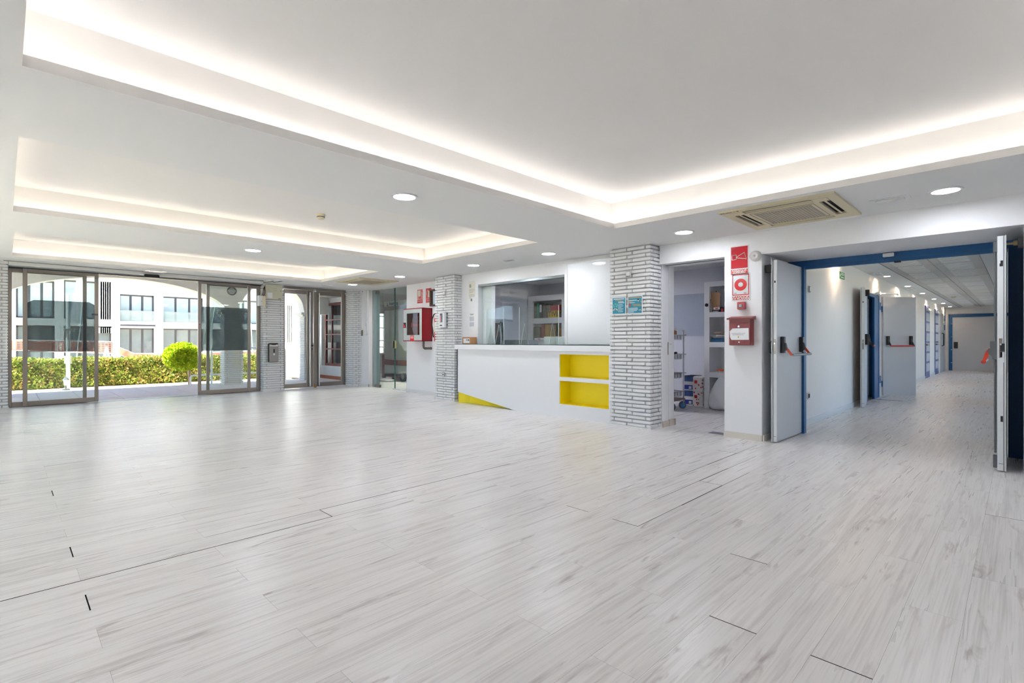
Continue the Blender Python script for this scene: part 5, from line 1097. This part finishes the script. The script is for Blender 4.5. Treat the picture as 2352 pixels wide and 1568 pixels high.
for z in (1.55, 1.9): B('hinge', BLUE, t, xb - .15, xb, 2.02, 2.04, z, z + .2)
# end wall sliding fire door
XE = 25.94
t = thing('door_19', 'wide grey sliding fire door in a blue frame at the corridor end', 'door', (XE, 1.0, 0), kind='structure'); BL3 = BLUE
B('leaf', DOORG, t, XE - .02, XE, .0, 1.87, 0, 2.05); B('jamb', BL3, t, XE - .05, XE, 1.86, 1.965, 0, 2.165); B('head', BL3, t, XE - .05, XE, 0, 1.86, 2.05, 2.165); B('flush_handle', BLACK, t, XE - .025, XE - .019, 1.70, 1.82, .85, 1.10)
for k in range(4): MB().cyl((XE - .06, 1.885, .3 + k * .5), (XE - .05, 1.885, .3 + k * .5), .02, 8).build('rivet', CHROME, t)
tag(MB().box(0, 1.05, -.03, .03, 0, .0012).build('floor_tape', mat('blue_tape', '#3d4c86', .5), loc=(0, 0, 0)), 'strip of dark blue tape on the corridor floor', 'tape')
o = bpy.data.objects['floor_tape']; xt, yt = fZ(2003, 916); xt2, yt2 = fZ(2073, 921); o.location = (xt, yt, 0.0005); o.rotation_euler = (0, 0, math.atan2(yt2 - yt, xt2 - xt)); o.scale = (math.hypot(xt2 - xt, yt2 - yt) / 1.05, 1, 1)
# ================================================================== CEILING DEVICES
DIF = mat('downlight_diffuser', '#ffffff', .5, emit='#f1f5ff', estr=DOWN_E)
DIFC = mat('corridor_diffuser', '#ffffff', .5, emit='#ffe0bf', estr=CORR_E)
names = ['round downlight between the two nearest ceiling trays', 'round downlight at the right above the corridor opening', 'round downlight above the near brick pillar', 'round downlight between the two far ceiling trays',
         'round downlight above the right end of the counter', 'round downlight above the left end of the counter', 'round downlight in front of the hose cabinet', 'round downlight below the far air conditioner',
         'added unseen round downlight behind the camera near the middle', 'added unseen round downlight behind the camera at the right wall', 'added unseen round downlight left of the camera', 'added unseen round downlight farther in at the left']  # last four are unseen lamps added to brighten the near floor
for (x, y), nm in zip(((2.459, 3.779), (5.545, .441), (5.545, 2.744), (2.44, 7.50), (5.53, 4.79), (5.50, 6.40), (5.46, 8.55), (5.49, 10.50), (2.44, -1.3), (5.545, -1.7), (-1.0, .44), (-1.0, 2.74)), names):
    t = thing('downlight', nm, 'downlight', (x, y, CZ - .01), group='round downlights in the hall ceiling')
    MB().ring((x, y, CZ - .008), (0, 0, 1), .092, .116, .010, 32).build('rim', WHITEP, t, smooth=True); MB().cyl((x, y, CZ - .006), (x, y, CZ + .0), .094, 32).build('diffuser', DIF, t)
for k, x in enumerate((9.2, 12.376, 14.98, 17.52, 20.15, 22.7, 25.1)):
    t = thing('spotlight', '%s recessed spotlight from the hall along the corridor left wall' % ('first', 'second', 'third', 'fourth', 'fifth', 'sixth', 'seventh')[k], 'spotlight', (x, 1.87, 2.42), group='corridor spotlights')
    MB().ring((x, 1.87, 2.42), (0, 0, 1), .05, .065, .009, 20).build('rim', WHITEP, t); MB().cyl((x, 1.87, 2.424), (x, 1.87, 2.43), .052, 20).build('diffuser', DIFC, t)
x = 7.9
t = thing('office_fill_light', 'added unseen round ceiling lamp inside the office', 'lamp', (7.3, 5.6, 2.44)); MB().cyl((7.3, 5.6, 2.445), (7.3, 5.6, 2.465), .11, 24).build('diffuser', mat('office_fill_diffuser', '#ffffff', .5, emit='#f4f2ff', estr=ROOM_E), t); MB().ring((7.3, 5.6, 2.44), (0, 0, 1), .11, .13, .025, 24).build('rim', WHITEP, t)  # unseen lamp added to lift the light level in the office
t = thing('dining_light', 'round ceiling lamp in the room behind the glass partition', 'lamp', (8.0, 11.2, 2.40)); MB().cyl((8.0, 11.2, 2.405), (8.0, 11.2, 2.42), .11, 24).build('diffuser', mat('dining_diffuser', '#ffffff', .5, emit='#fff6ea', estr=ROOM_E * 2.2), t); MB().ring((8.0, 11.2, 2.40), (0, 0, 1), .11, .13, .02, 24).build('rim', WHITEP, t)
# air conditioning cassettes
def cassette(label, x0, x1, y0, y1):
    cx_, cy_ = (x0 + x1) / 2, (y0 + y1) / 2; hx, hy = (x1 - x0) / 2, (y1 - y0) / 2
    t = thing('air_conditioner', label, 'air conditioner', (cx_, cy_, CZ - .03)); z1 = CZ - .0005; z0 = CZ - .022
    s = .145; wv = .075; L_ = .58
    # face plate with four slots left open: built from strips
    def ix(a): return cx_ + a * hx
    def iy(a): return cy_ + a * hy
    a0, a1, q = .66, .84, .60
    mb = MB(); holes_ = []
    xs = [-1, -a1, -a0, -q, q, a0, a1, 1]; ys = xs
    for i in range(7):
        for j in range(7):
            slot = (i in (1, 5) and j == 3) or (j in (1, 5) and i == 3)
            if slot: continue
            mb.box(ix(xs[i]), ix(xs[i + 1]), iy(ys[j]), iy(ys[j + 1]), z0 if 0 < i < 6 and 0 < j < 6 else z0 + .003, z1)
    mb.build('face_plate', BEIGE, t)
    B('slot_back', DARK, t, ix(-.9), ix(.9), iy(-.9), iy(.9), z1 - .001, z1 + .0003)
    for (i0, i1, j0, j1) in ((-a1, -a0, -q, q), (a0, a1, -q, q), (-q, q, -a1, -a0), (-q, q, a0, a1)):
        if i1 - i0 < j1 - j0: m_ = (i0 + i1) / 2; MB().box(ix(m_ - .022), ix(m_ + .012), iy(j0 + .02), iy(j1 - .02), z0 + .003, z0 + .008).build('louvre', BEIGE, t)
        else: m_ = (j0 + j1) / 2; MB().box(ix(i0 + .02), ix(i1 - .02), iy(m_ - .022), iy(m_ + .012), z0 + .003, z0 + .008).build('louvre', BEIGE, t)
    g = B('return_grille', BEIGE2, t, ix(-.5), ix(.5), iy(-.5), iy(.5), z0 - .004, z0 - .0002)
    mb = MB()
    for k in range(18): mb.box(ix(-.49), ix(.49), iy(-.48 + k * .055), iy(-.48 + k * .055 + .022), z0 - .007, z0 - .004)
    mb.build('grille_slats', BEIGE2, g, kind='stuff')
    MB().box(ix(-.56), ix(.56), iy(-.565), iy(-.56), z0 - .002, z0).box(ix(-.56), ix(.56), iy(.56), iy(.565), z0 - .002, z0).box(ix(-.565), ix(-.56), iy(-.56), iy(.56), z0 - .002, z0).box(ix(.56), ix(.565), iy(-.56), iy(.56), z0 - .002, z0).build('grille_seam', DGREY, t)
    return t, cx_, cy_, hx, hy, z0
t, cx_, cy_, hx, hy, z0 = cassette('beige ceiling air conditioner cassette near the corridor opening', 4.91, 5.94, 1.10, 2.08)
text('Nulic - 9', .05, (cx_ - hx * .93, cy_ + hy * .80, z0 + .002), (0, -1, 0), (-1, 0, 0), BLACK, t)
cassette('beige ceiling air conditioner cassette near the far glass partition', 4.96, 5.86, 9.22, 10.24)
# flush emergency lights
def flush(label, pts):
    P = [fZ(*p, CZ) for p in pts]; x0, x1 = min(p[0] for p in P), max(p[0] for p in P); y0, y1 = min(p[1] for p in P), max(p[1] for p in P)
    t = thing('emergency_light', label, 'emergency light', ((x0 + x1) / 2, (y0 + y1) / 2, CZ - .01)); MB().box(x0, x1, y0, y1, CZ - .006, CZ - .0002, b=.002).build('frame', WHITEP, t)
    a, b_ = (x1 - x0) * .2, (y1 - y0) * .14; B('lens', mat('frosted_lens', '#dcdddd', .25), t, x0 + a, x1 - a, y0 + b_, y1 - b_, CZ - .012, CZ - .006, b=.004)
flush('flush white emergency light right of the near air conditioner', ((1995, 461), (2088, 446), (2094, 453), (2003, 468)))
flush('flush white emergency light in the ceiling above the counter', ((1150, 598), (1174, 593.5), (1188, 595.5), (1170, 599)))
flush('flush grey emergency light in the ceiling before the double doors', ((733, 652.5), (745, 653.5), (761, 655.5), (748, 654.5)))
flush('flush emergency light in the ceiling above the sliding doors', ((334, 620), (352, 620), (382, 623.5), (365, 625)))
# smoke detector in the middle tray
x, y = fZ(737, 492, 2.672); t = thing('smoke_detector', 'white smoke detector in the middle ceiling tray', 'smoke detector', (x, y, 2.60)); MB().lathe((x, y, 2.675), [(.05, 0), (.052, -.02), (.045, -.03), (.042, -.055), (.030, -.065), (.004, -.065)], 20).build('body', BEIGE, t, smooth=True); MB().lathe((x, y, 2.643), [(.046, 0), (.046, -.010)], 20).build('sensor_slots', DGREY, t)
x, y = fZ(2190, 680, 2.42); t = thing('smoke_detector', 'round smoke detector on the corridor ceiling tiles', 'smoke detector', (x, y, 2.36)); MB().lathe((x, y, 2.422), [(.06, 0), (.06, -.02), (.045, -.05), (.004, -.05)], 16).build('body', BEIGE, t, smooth=True)
for (p, lb) in (((2017, 628), 'white emergency box on the corridor ceiling near the opening'), ((2093, 663), 'white emergency box farther along the corridor ceiling')):
    x, y = fZ(*p, 2.42); t = thing('ceiling_box', lb, 'emergency light', (x, y, 2.39)); B('body', WHITEP, t, x - .2, x + .2, y - .06, y + .06, 2.40, 2.428, b=.006); B('lens', mat('frosted_lens', '#dcdddd', .25), t, x - .15, x + .15, y - .04, y + .04, 2.395, 2.40)
# ================================================================== OUTSIDE
PAV = mat('mauve_paving', '#dcd2d4', .7, noise=.08, nscale=6); SAND = mat('pale_gravel', '#d9ccb4', .9, noise=.12, nscale=20); GRASS = mat('grass', '#8aa04e', .9, noise=.3, nscale=30)
WOUT = mat('white_render', '#f1f0ee', .7)
gr = struct('floor_ground', MB().box(-40, 60, 12.5, 80, -.3, -.05).box(-40, -2.62, -30, 12.5, -.3, -.05), SAND, 'pale gravel ground outside the entrance', 'ground', loc=(0, 0, -.3))
pv = struct('floor_porch', MB().box(-6, 6.95, 12.36, 15.55, -.2, -.021), mat('paving_joint', '#8f8688', .9), 'mauve paved porch outside the glass doors', 'paving', loc=(0, 0, -.2))
me = bpy.data.meshes.new('paving_slab'); q = MB().box(-.295, .295, -.295, .295, -.02, 0); me.from_pydata([tuple(v) for v in q.v], [], q.f); me.materials.append(PAV); me.update()
for i in range(-1, 12):
    for j in range(5): shared('paving_slab', me, (.2 + i * .6, 12.75 + j * .6, -.002 if False else -.004), pv)
struct('trim_4', MB().box(.06, 4.14, 12.20, 12.40, -.012, .004), ALU, 'metal threshold of the sliding doors', 'threshold')
# porch arcade
YA, YB2 = 14.69, 15.03
def arch_wall():
    # outline of spandrel wall with two arches cut out, built from vertical slices
    mb = MB(); ztop = 2.95
    def h1(x): # wide flat arch
        u = (x - 2.0) / 2.08; return 2.0 + .595 * (max(0, 1 - u * u)) ** .62 if abs(u) < 1 else None
    def h2(x):
        u = (x - 5.32) / .86; return 1.93 + .80 * math.sqrt(max(0, 1 - u * u)) if abs(u) < 1 else None
    def h3(x):
        u = (x + 2.5) / 2.0; return 2.0 + .595 * (max(0, 1 - u * u)) ** .62 if abs(u) < 1 else None
    xs = [-6 + .0] ; x = -6.0; st = .06
    n = int((6.95 + 6) / st)
    for i in range(n):
        a, b_ = -6 + i * st, -6 + (i + 1) * st
        za = zb_ = None
        for h in (h1, h2, h3):
            va, vb = h(a), h(b_)
            if va is not None or vb is not None: za = va if va is not None else vb - .06; zb_ = vb if vb is not None else va - .06; break
        if za is None: za = zb_ = 1.93
        mb.poly([(a, YA, za), (b_, YA, zb_), (b_, YA, ztop), (a, YA, ztop)], (0, YB2 - YA, 0))
    return mb
struct('wall_porch_arches', arch_wall(), WOUT, 'white arcade wall with arches in front of the entrance porch', 'wall')
struct('ceiling_porch', MB().box(-6, 7.1, 12.5, 15.1, 2.95, 3.1), mat('porch_ceiling_paint', '#dedbd8', .8), 'grey ceiling of the entrance porch', 'ceiling')
def opillar(label, x0, x1, cap=True):
    p = pillar(label, x0, x1, YA - .02, YB2, ('-x', '-y'), ztop=1.90, single=False, z00=.0)
    if cap: B('capital', WOUT, p, x0 - .10, x1 + .08, YA - .08, YB2 + .04, 1.90, 1.96); B('capital', WOUT, p, x0 - .05, x1 + .04, YA - .04, YB2 + .02, 1.85, 1.90)
opillar('white brick pillar of the porch arcade right of the open doorway', 4.065, 4.53); opillar('white brick pillar of the porch arcade seen through the double doors', 6.16, 6.42, True); opillar('white brick pillar of the porch arcade hidden on the left', -.44, -.02, False)
# porch side wall with wooden window
WX = 6.95
ya, za = fX(777.5, 693, WX); yb, zb_ = fX(738.5, 838.5, WX)
yi, _ = fX(744, 770, WX)
mb = MB().box(WX, WX + .16, 12.36, ya - .5, 0, 2.95).box(WX, WX + .16, yb, 16.1, 0, 2.95).box(WX, WX + .16, ya - .5, yb, 0, zb_).box(WX, WX + .16, ya - .5, yb, za, 2.95)
struct('wall_porch_side', mb, mat('pale_blue_white', '#e6eaee', .7), 'pale porch side wall around the wooden window', 'wall')
struct('baseboard_porch', MB().box(WX - .015, WX, 12.4, 16.1, -.02, .10), mat('terracotta', '#a8664f', .7, noise=.12, nscale=12), 'terracotta skirting along the porch side wall', 'skirting')
wv = thing('window_3', 'red brown wooden window with eight panes in the porch side wall', 'window', (WX, (ya + yb) / 2, zb_), kind='structure')
y0, y1 = ya - .5, yb; fw = .07; X0, X1 = WX + .05, WX + .11
MB().box(X0, X1, y1 - fw - .12, y1 - .12, zb_, za).box(X0, X1, y0, y0 + fw, zb_, za).box(X0, X1, y0, y1 - .12, zb_, zb_ + fw).box(X0, X1, y0, y1 - .12, za - fw, za).build('window_frame', WOOD, wv)
zz = [zb_ + fw + (za - zb_ - 2 * fw) * k / 4 for k in range(5)]
ym = fX(763.5, 770, WX + .08)[0]
B('glazing_bar', WOOD, wv, X0 + .005, X1, ym - .018, ym + .018, zb_ + fw, za - fw)
for zq in zz[1:-1]: B('glazing_bar', WOOD, wv, X0 + .005, X1, y0 + fw, y1 - .12 - fw, zq - .018, zq + .018)
PD = mat('dark_window_pane', '#2a2228', .06, spec=.7)
for k in range(4):
    B('pane', PD, wv, X0 + .03, X0 + .036, ym + .018, y1 - .12 - fw, zz[k] + .018, zz[k + 1] - .018); B('pane', PD, wv, X0 + .03, X0 + .036, y0 + fw, ym - .018, zz[k] + .018, zz[k + 1] - .018)
# wall lamp on spandrel
x, z = fY(533, 668, YA - .03); t = thing('bulkhead_lamp', 'small oval bulkhead lamp on the arcade wall', 'lamp', (x, YA - .03, z - .05)); MB().ball((x, YA - .03, z), .1, 16, 10, (1, .4, .45)).build('glass', mat('grey_lamp_glass', '#9aa0a2', .2), t, smooth=True); MB().ring((x, YA - .03, z), (0, 1, 0), .085, .115, .03, 20).build('guard', DGREY, t)
# parapet beyond the porch
struct('wall_parapet', MB().box(6.5, 6.72, 15.1, 18.6, -.05, 1.09), WOUT, 'low white garden wall beyond the porch', 'wall')
struct('baseboard_parapet', MB().box(6.46, 6.5, 15.1, 18.6, -.05, .12), mat('rubble_stone', '#a99f92', .9, noise=.25, nscale=25), 'rough stone base of the garden wall', 'stone base')
# ------------------------------------------------------------------ hedge and topiary
def leaves(n, pos, size, seed):
    """cloud of small leaf blades (two triangles each)"""
    rr = random.Random(seed); v = []; f = []
    for i in range(n):
        p, nrm = pos(rr); a = Vector((rr.uniform(-1, 1), rr.uniform(-1, 1), rr.uniform(-.6, 1))).normalized(); a = (a + nrm * .7).normalized()
        s = size * rr.uniform(.6, 1.3); b_ = a.orthogonal().normalized(); b_.rotate(Matrix.Rotation(rr.uniform(0, 6.28), 3, a)); p = Vector(p); o = len(v)
        v += [p, p + a * s * .5 + b_ * s * .28, p + a * s, p + a * s * .5 - b_ * s * .28]; f.append((o, o + 1, o + 2, o + 3))
    return MB().add(v, f)
def leafmat(name, c1, c2, c3):
    m = bpy.data.materials.new(name); m.use_nodes = True; nt = m.node_tree; b_ = nt.nodes['Principled BSDF']; g = nt.nodes.new('ShaderNodeNewGeometry')
    n = nt.nodes.new('ShaderNodeTexNoise'); n.inputs['Scale'].default_value = 9; n.inputs['Detail'].default_value = 5; nt.links.new(g.outputs['Position'], n.inputs['Vector'])
    r = nt.nodes.new('ShaderNodeValToRGB'); e = r.color_ramp.elements; e[0].position = .35; e[0].color = lin(c1); e[1].position = .66; e[1].color = lin(c3); q = e.new(.5); q.color = lin(c2)
    nt.links.new(n.outputs[0], r.inputs[0]); nt.links.new(r.outputs[0], b_.inputs['Base Color']); b_.inputs['Roughness'].default_value = .55
    return m
HL = leafmat('hedge_leaves', '#6f8a35', '#a3b24c', '#c9ad72'); TL = leafmat('topiary_leaves', '#8fae10', '#b9d112', '#d9e23a')
hy0, hy1, hz = 17.05, 17.8, .68
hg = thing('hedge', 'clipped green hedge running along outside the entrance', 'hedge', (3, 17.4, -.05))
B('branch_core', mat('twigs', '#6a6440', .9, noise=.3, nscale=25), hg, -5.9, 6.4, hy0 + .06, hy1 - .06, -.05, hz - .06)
def hp(rr):
    x = rr.uniform(-2.2, 6.4); q = rr.random()
    if q < .62: z = rr.uniform(-.03, hz); return (x, hy0 + .05 + .05 * math.sin(x * 7 + z * 9) - rr.uniform(0, .06), z), Vector((0, -1, .3))
    return (x, rr.uniform(hy0, hy1), hz - .04 + .03 * math.sin(x * 5) + rr.uniform(-.03, .03)), Vector((0, -.2, 1))
leaves(26000, hp, .065, 5).build('foliage', HL, hg, kind='stuff', fix=False)
tx, ty = fZ(419, 886, -.05); tz = 1.15 - (820 - 782) / F * (tx + ty) / R2
tp = thing('topiary_tree', 'bright yellow green ball topiary tree on a short trunk outside', 'topiary', (tx, ty, -.05))
RR = .40
MB().ball((tx, ty, tz), RR - .04, 24, 16, (1.06, 1.06, .95)).build('branch_core', TL, tp, smooth=True)
def tpp(rr):
    d = Vector((rr.gauss(0, 1), rr.gauss(0, 1), rr.gauss(0, 1))).normalized(); q = RR * rr.uniform(.88, .99)
    return (tx + d.x * q * 1.06, ty + d.y * q * 1.06, tz + d.z * q * .95 * (1 if d.z > 0 else .92)), d
leaves(9000, tpp, .055, 6).build('foliage', TL, tp, kind='stuff', fix=False)
tkx = fY(435.5, 870, ty)[0]
MB().tube([(tkx, ty, -.05), (tkx, ty, .1), (tkx - .02, ty, tz - .2)], .04, 10).build('trunk', mat('pale_bark', '#b09a86', .8), tp, smooth=True)
# tube railings
TUBE = mat('white_tube', '#e8edf0', .35)
def hp2(px, py, Yc): x, z = fY(px, py, Yc); return (x, Yc, z)
YR = 15.25
t = thing('railing', 'white tubular railing beside the arcade pillar', 'railing', (4.2, YR, 0))
a = fY(437.5, 862, YR); x2 = fY(655, 860, YR)[0]; zt_ = fY(520, 799, YR)[1]; xa = fY(486, 800, YR)[0]
MB().tube([(a[0], YR, -.05), (a[0], YR, a[1] - .06), (a[0] + .02, YR, a[1] - .015), (a[0] + .06, YR, a[1]), (x2, YR, a[1])], .022, 10).build('lower_rail', TUBE, t, smooth=True)
MB().tube([(xa, YR, -.05), (xa, YR, zt_ - .1), (xa + .02, YR, zt_ - .03), (xa + .09, YR, zt_), (x2 - .09, YR, zt_), (x2 - .02, YR, zt_ - .03), (x2, YR, zt_ - .1), (x2, YR, -.05)], .024, 10).build('upper_rail', TUBE, t, smooth=True)
# camera pole, lantern
px_, py_ = fZ(156.5, 893, -.05)
zt_ = 2.30
t = thing('camera_pole', 'white pole with a security camera in front of the hedge', 'pole', (px_, py_, -.05)); MB().cyl((px_, py_, -.05), (px_, py_, zt_), .042, 14).build('post', TUBE, t, smooth=True); MB().cyl((px_, py_, -.05), (px_, py_, -.02), .09, 16).build('base_flange', TUBE, t)
x, z = fY(156, 762, py_); cb = MB().box(x - .10, x + .13, py_ - .12, py_ - .04, z, z + .07, b=.015).build('camera_body', WHITEP, t); B('sunshield', WHITEP, t, x - .12, x + .14, py_ - .13, py_ - .03, z + .07, z + .08); MB().cyl((x - .0, py_ - .08, z - .08), (x, py_ - .08, z), .03, 10).build('bracket', WHITEP, t)
x0, z0 = fY(148, 835, py_); x1, z1 = fY(165.5, 817, py_); B('cable_box', BEIGE, t, x0, x1, py_ - .0, py_ + .09, z0, z1)
lx, ly = fZ(151, 896, -.05); t = thing('garden_lantern', 'small black garden lantern standing before the hedge', 'lantern', (lx, ly, -.05))
MB().lathe((lx, ly, -.05), [(.075, 0), (.075, .035), (.02, .045), (.018, .10), (.03, .115)], 14).build('foot', mat('lantern_grey', '#5d6468', .5), t, smooth=True); MB().lathe((lx, ly, .07), [(.028, 0), (.052, .13)], 6).build('glass_body', mat('lantern_glass', '#dfe4e4', .1), t); MB().lathe((lx, ly, .20), [(.07, 0), (.06, .015), (.03, .055), (.01, .07), (.008, .09)], 6).build('roof', MATS['lantern_grey'], t)
# feather flags
def flag(label, Yc, pts, pole, seed=0, col='#f2f4f7'):
    c = [hp2(*p, Yc) for p in pts]; t = thing('feather_flag', label, 'flag', (c[-1][0], Yc, -.05)); MB().poly(c, (0, .006, 0)).build('fabric', mat('flag_white' + str(seed), col, .7), t); MB().tube([hp2(*p, Yc) for p in pole] + [(hp2(*pole[-1], Yc)[0], Yc, -.05)], .014, 8).build('pole', TUBE, t, smooth=True)
flag('white feather flag leaning behind the left sliding door', 18.2, [(176, 641), (190, 640), (191, 690), (189, 742), (160, 742), (166, 690), (172, 660)], [(189, 640), (190, 690), (186, 742), (174, 838)])
flag('pale green feather flag near the arcade pillar', 18.3, [(495, 700), (497, 704), (490, 740), (482, 790), (466, 790), (476, 735), (487, 706)], [(495, 700), (486, 750), (482, 800)], 1, '#cfe0d2')
flag('white feather flag beside the slatted window at right', 19.0, [(674, 699), (697, 705), (696, 786), (676, 784)], [(674, 699), (675, 800)], 2, '#eff3ec')
flag('thin white pole right of the arcade pillar', 18.4, [(576, 742), (577.5, 742), (583, 840), (580.5, 840)], [(576, 742), (583, 842)], 3)
# ------------------------------------------------------------------ building opposite
YF2 = 27.0; DP = .5
bl = thing('white_building', 'white two storey building with large windows across the street', 'building', (4, YF2, -1.2))
WB = mat('building_white', '#f4f3f1', .7); GLB = mat('building_glass', '#b3c2c2', .05, spec=.8, noise=.25, nscale=.9); GLD = mat('building_dark_glass', '#7c878b', .06, spec=.8, noise=.3, nscale=1.2); FRB = mat('anthracite_frame', '#4a4b50', .5); LOUV = mat('pale_louvre', '#d6d6d2', .6)
def bx(px): return fY(px, 780, YF2)[0]
def bz(px, py): return fY(px, py, YF2)[1]
zz0 = -1.2
U1, U0 = bz(316, 676), bz(316, 738); L1, L0 = bz(316, 753), bz(316, 829); HD = bz(316, 659)
vL = bx(-60); vR = bx(900)
zroof = bz(316, 560)
cols = [(bx(36.5), bx(126)), (bx(147), bx(258)), (bx(275.5), bx(357)), (bx(375), bx(470)), (bx(488), bx(600)), (bx(655), bx(675))]
edges = [vL] + [e for c in cols for e in c] + [vR]
for a, b_ in zip(edges[0::2], edges[1::2]): B('pier', WB, bl, a, b_, YF2, YF2 + DP, zz0, zroof)
for i, (a, b_) in enumerate(cols):
    if i == 5: u1, u0, l1, l0 = bz(665, 701), bz(665, 719), bz(665, 719), bz(665, 787)
    elif i < 2: u1, u0, l1, l0 = bz(100, 643) if i == 0 else bz(200, 644), U0 + .05, L1 + .05, L0
    else: u1, u0, l1, l0 = U1, U0, L1, L0
    for q0, q1 in ((u1 if i != 2 and i != 3 else HD, zroof), (l1, u0), (zz0, l0)):
        if q1 - q0 > .02: B('spandrel', WB, bl, a, b_, YF2, YF2 + DP, q0, q1)
    if i in (2, 3): B('recessed_lintel', WB, bl, a, b_, YF2 + .3, YF2 + DP, u1, HD)
    for nm, (z0, z1), g in (('window', (u0, u1), GLB), ('window', (l0, l1), GLD)):
        wnd = MB().box(a, b_, YF2 + .36, YF2 + .42, z0, z0 + .06).box(a, b_, YF2 + .36, YF2 + .42, z1 - .06, z1).box(a, a + .06, YF2 + .36, YF2 + .42, z0, z1).box(b_ - .06, b_, YF2 + .36, YF2 + .42, z0, z1).build(nm, FRB, bl)
        n = 3 if i != 5 else 1
        for k in range(n):
            pa, pb = a + (b_ - a) * k / n, a + (b_ - a) * (k + 1) / n; B('pane', g, wnd, pa + .03, pb - .03, YF2 + .385, YF2 + .395, z0 + .05, z1 - .05)
            if k: B('mullion', FRB, wnd, pa - .04, pa + .04, YF2 + .37, YF2 + .41, z0, z1)
    if i in (2, 3): B('glass_railing', glass('balcony_glass', '#dfeae8', .10, body=.25), bl, a, b_, YF2 + .02, YF2 + .04, u0, u0 + (u1 - u0) * .40)
B('shadow_slot', FRB, bl, bx(276), bx(357), YF2 - .01, YF2 + .01, bz(316, 749), bz(316, 745))
for (x0, x1, z0, z1, n) in ((bx(228), bx(258), U0 - .1, bz(240, 644), 6), (bx(228), bx(257), L0 + 1.2, L1, 6), (bx(658), bx(674), bz(665, 787), bz(665, 701), 4)):
    for k in range(n): x = x0 + (x1 - x0) * (k + .5) / n; B('louvre', LOUV, bl, x - .06, x + .06, YF2 + .05, YF2 + .3, z0, z1)
for (px, py, w_, h_) in ((30.5 + 0, 0, 0, 0),): pass
for (px, py, ww, hh) in ((78, 662, 12, 6), (121, 663, 10, 6), (381.5, 701, 9, 6), (422, 702, 10, 6), (308, 700, 6, 4)):
    x0, z1 = fY(px - ww / 2, py - hh / 2, YF2 + .38); x1, z0 = fY(px + ww / 2, py + hh / 2, YF2 + .38); B('paper_sign', PAPER, bl, x0, x1, YF2 + .375, YF2 + .383, z0, z1)
# low terrace in front of it
struct('wall_terrace', MB().box(-8, 30, 22.4, 22.7, -1.0, fY(300, 829, 22.4)[1]), WOUT, 'low white terrace edge before the building opposite', 'wall')
# orange safety netting on barriers
NET = mat('orange_net', '#f0917a', .7)
def net(label, Yc, pts_top, pts_bot, n=60):
    """woven strip between two pixel polylines"""
    top = [hp2(*p, Yc) for p in pts_top]; bot = [hp2(*p, Yc) for p in pts_bot]
    t = thing('safety_net', label, 'safety net', ((top[0][0] + top[-1][0]) / 2, Yc, min(b_[2] for b_ in bot)))
    def at(pl, u):
        u *= len(pl) - 1; i = min(int(u), len(pl) - 2); return Vector(pl[i]).lerp(Vector(pl[i + 1]), u - i)
    mb = MB(); Ln = abs(top[-1][0] - top[0][0]); n = int(Ln / .09); sag = lambda u, v: .02 * math.sin(u * 30 + v * 3)
    for i in range(n + 1):
        u = i / n; a, b_ = at(top, u), at(bot, u); mb.poly([a + Vector((-.012, 0, 0)), a + Vector((.012, 0, 0)), b_ + Vector((.012, 0, 0)), b_ + Vector((-.012, 0, 0))], (0, .004, 0))
    for k in range(7):
        v = k / 6; pts = [at(top, u / 24).lerp(at(bot, u / 24), v) + Vector((0, .01 + sag(u / 24, v), 0)) for u in range(25)]; mb.tube(pts, .012, 4)
    mb.build('mesh', NET, t, kind='stuff')
    r = MB()
    for pl in (top, bot): r.tube([(p[0], Yc + .03, p[2]) for p in pl], .022, 6)
    r.build('barrier_rail', TUBE, t)
    for pl in (0, -1): MB().cyl((top[pl][0], Yc + .03, top[pl][2]), (top[pl][0], Yc + .03, -.6), .022, 8).build('barrier_post', TUBE, t)
net('orange safety net on barriers behind the left glass door', 21.0, [(18, 781), (257, 785)], [(18, 803), (257, 811)])
net('orange safety net sagging before the ground floor windows', 21.4, [(276, 799), (308, 812), (400, 812), (600, 805)], [(276, 814), (308, 826), (400, 825), (600, 822)])
a_ = thing('a_frame', 'white folding trestle standing by the orange net', 'trestle', (3.2, 20.8, -.6))
for s in (-1, 1): MB().tube([hp2(245, 796, 20.8), hp2(245 + s * 9, 832, 20.8), (hp2(245 + s * 11, 832, 20.8)[0], 20.8, -.05)], .03, 6).build('leg', TUBE, a_)
MB().tube([hp2(239, 818, 20.8), hp2(251, 818, 20.8)], .025, 6).build('cross_bar', TUBE, a_)

x_, y_ = fZ(412, 944)
q = MB().poly([(x_ - .30, y_ - .03, 0.0004), (x_ - .05, y_ - .03, 0.0004), (x_ - .05, y_ - .10, 0.0004), (x_ + .10, y_, 0.0004), (x_ - .05, y_ + .10, 0.0004), (x_ - .05, y_ + .03, 0.0004), (x_ - .30, y_ + .03, 0.0004)], (0, 0, .0006))
tag(q.build('floor_arrow', mat('faded_pink_vinyl', '#d9c3c4', .4)), 'faded pink arrow sticker on the floor inside the entrance', 'sticker')
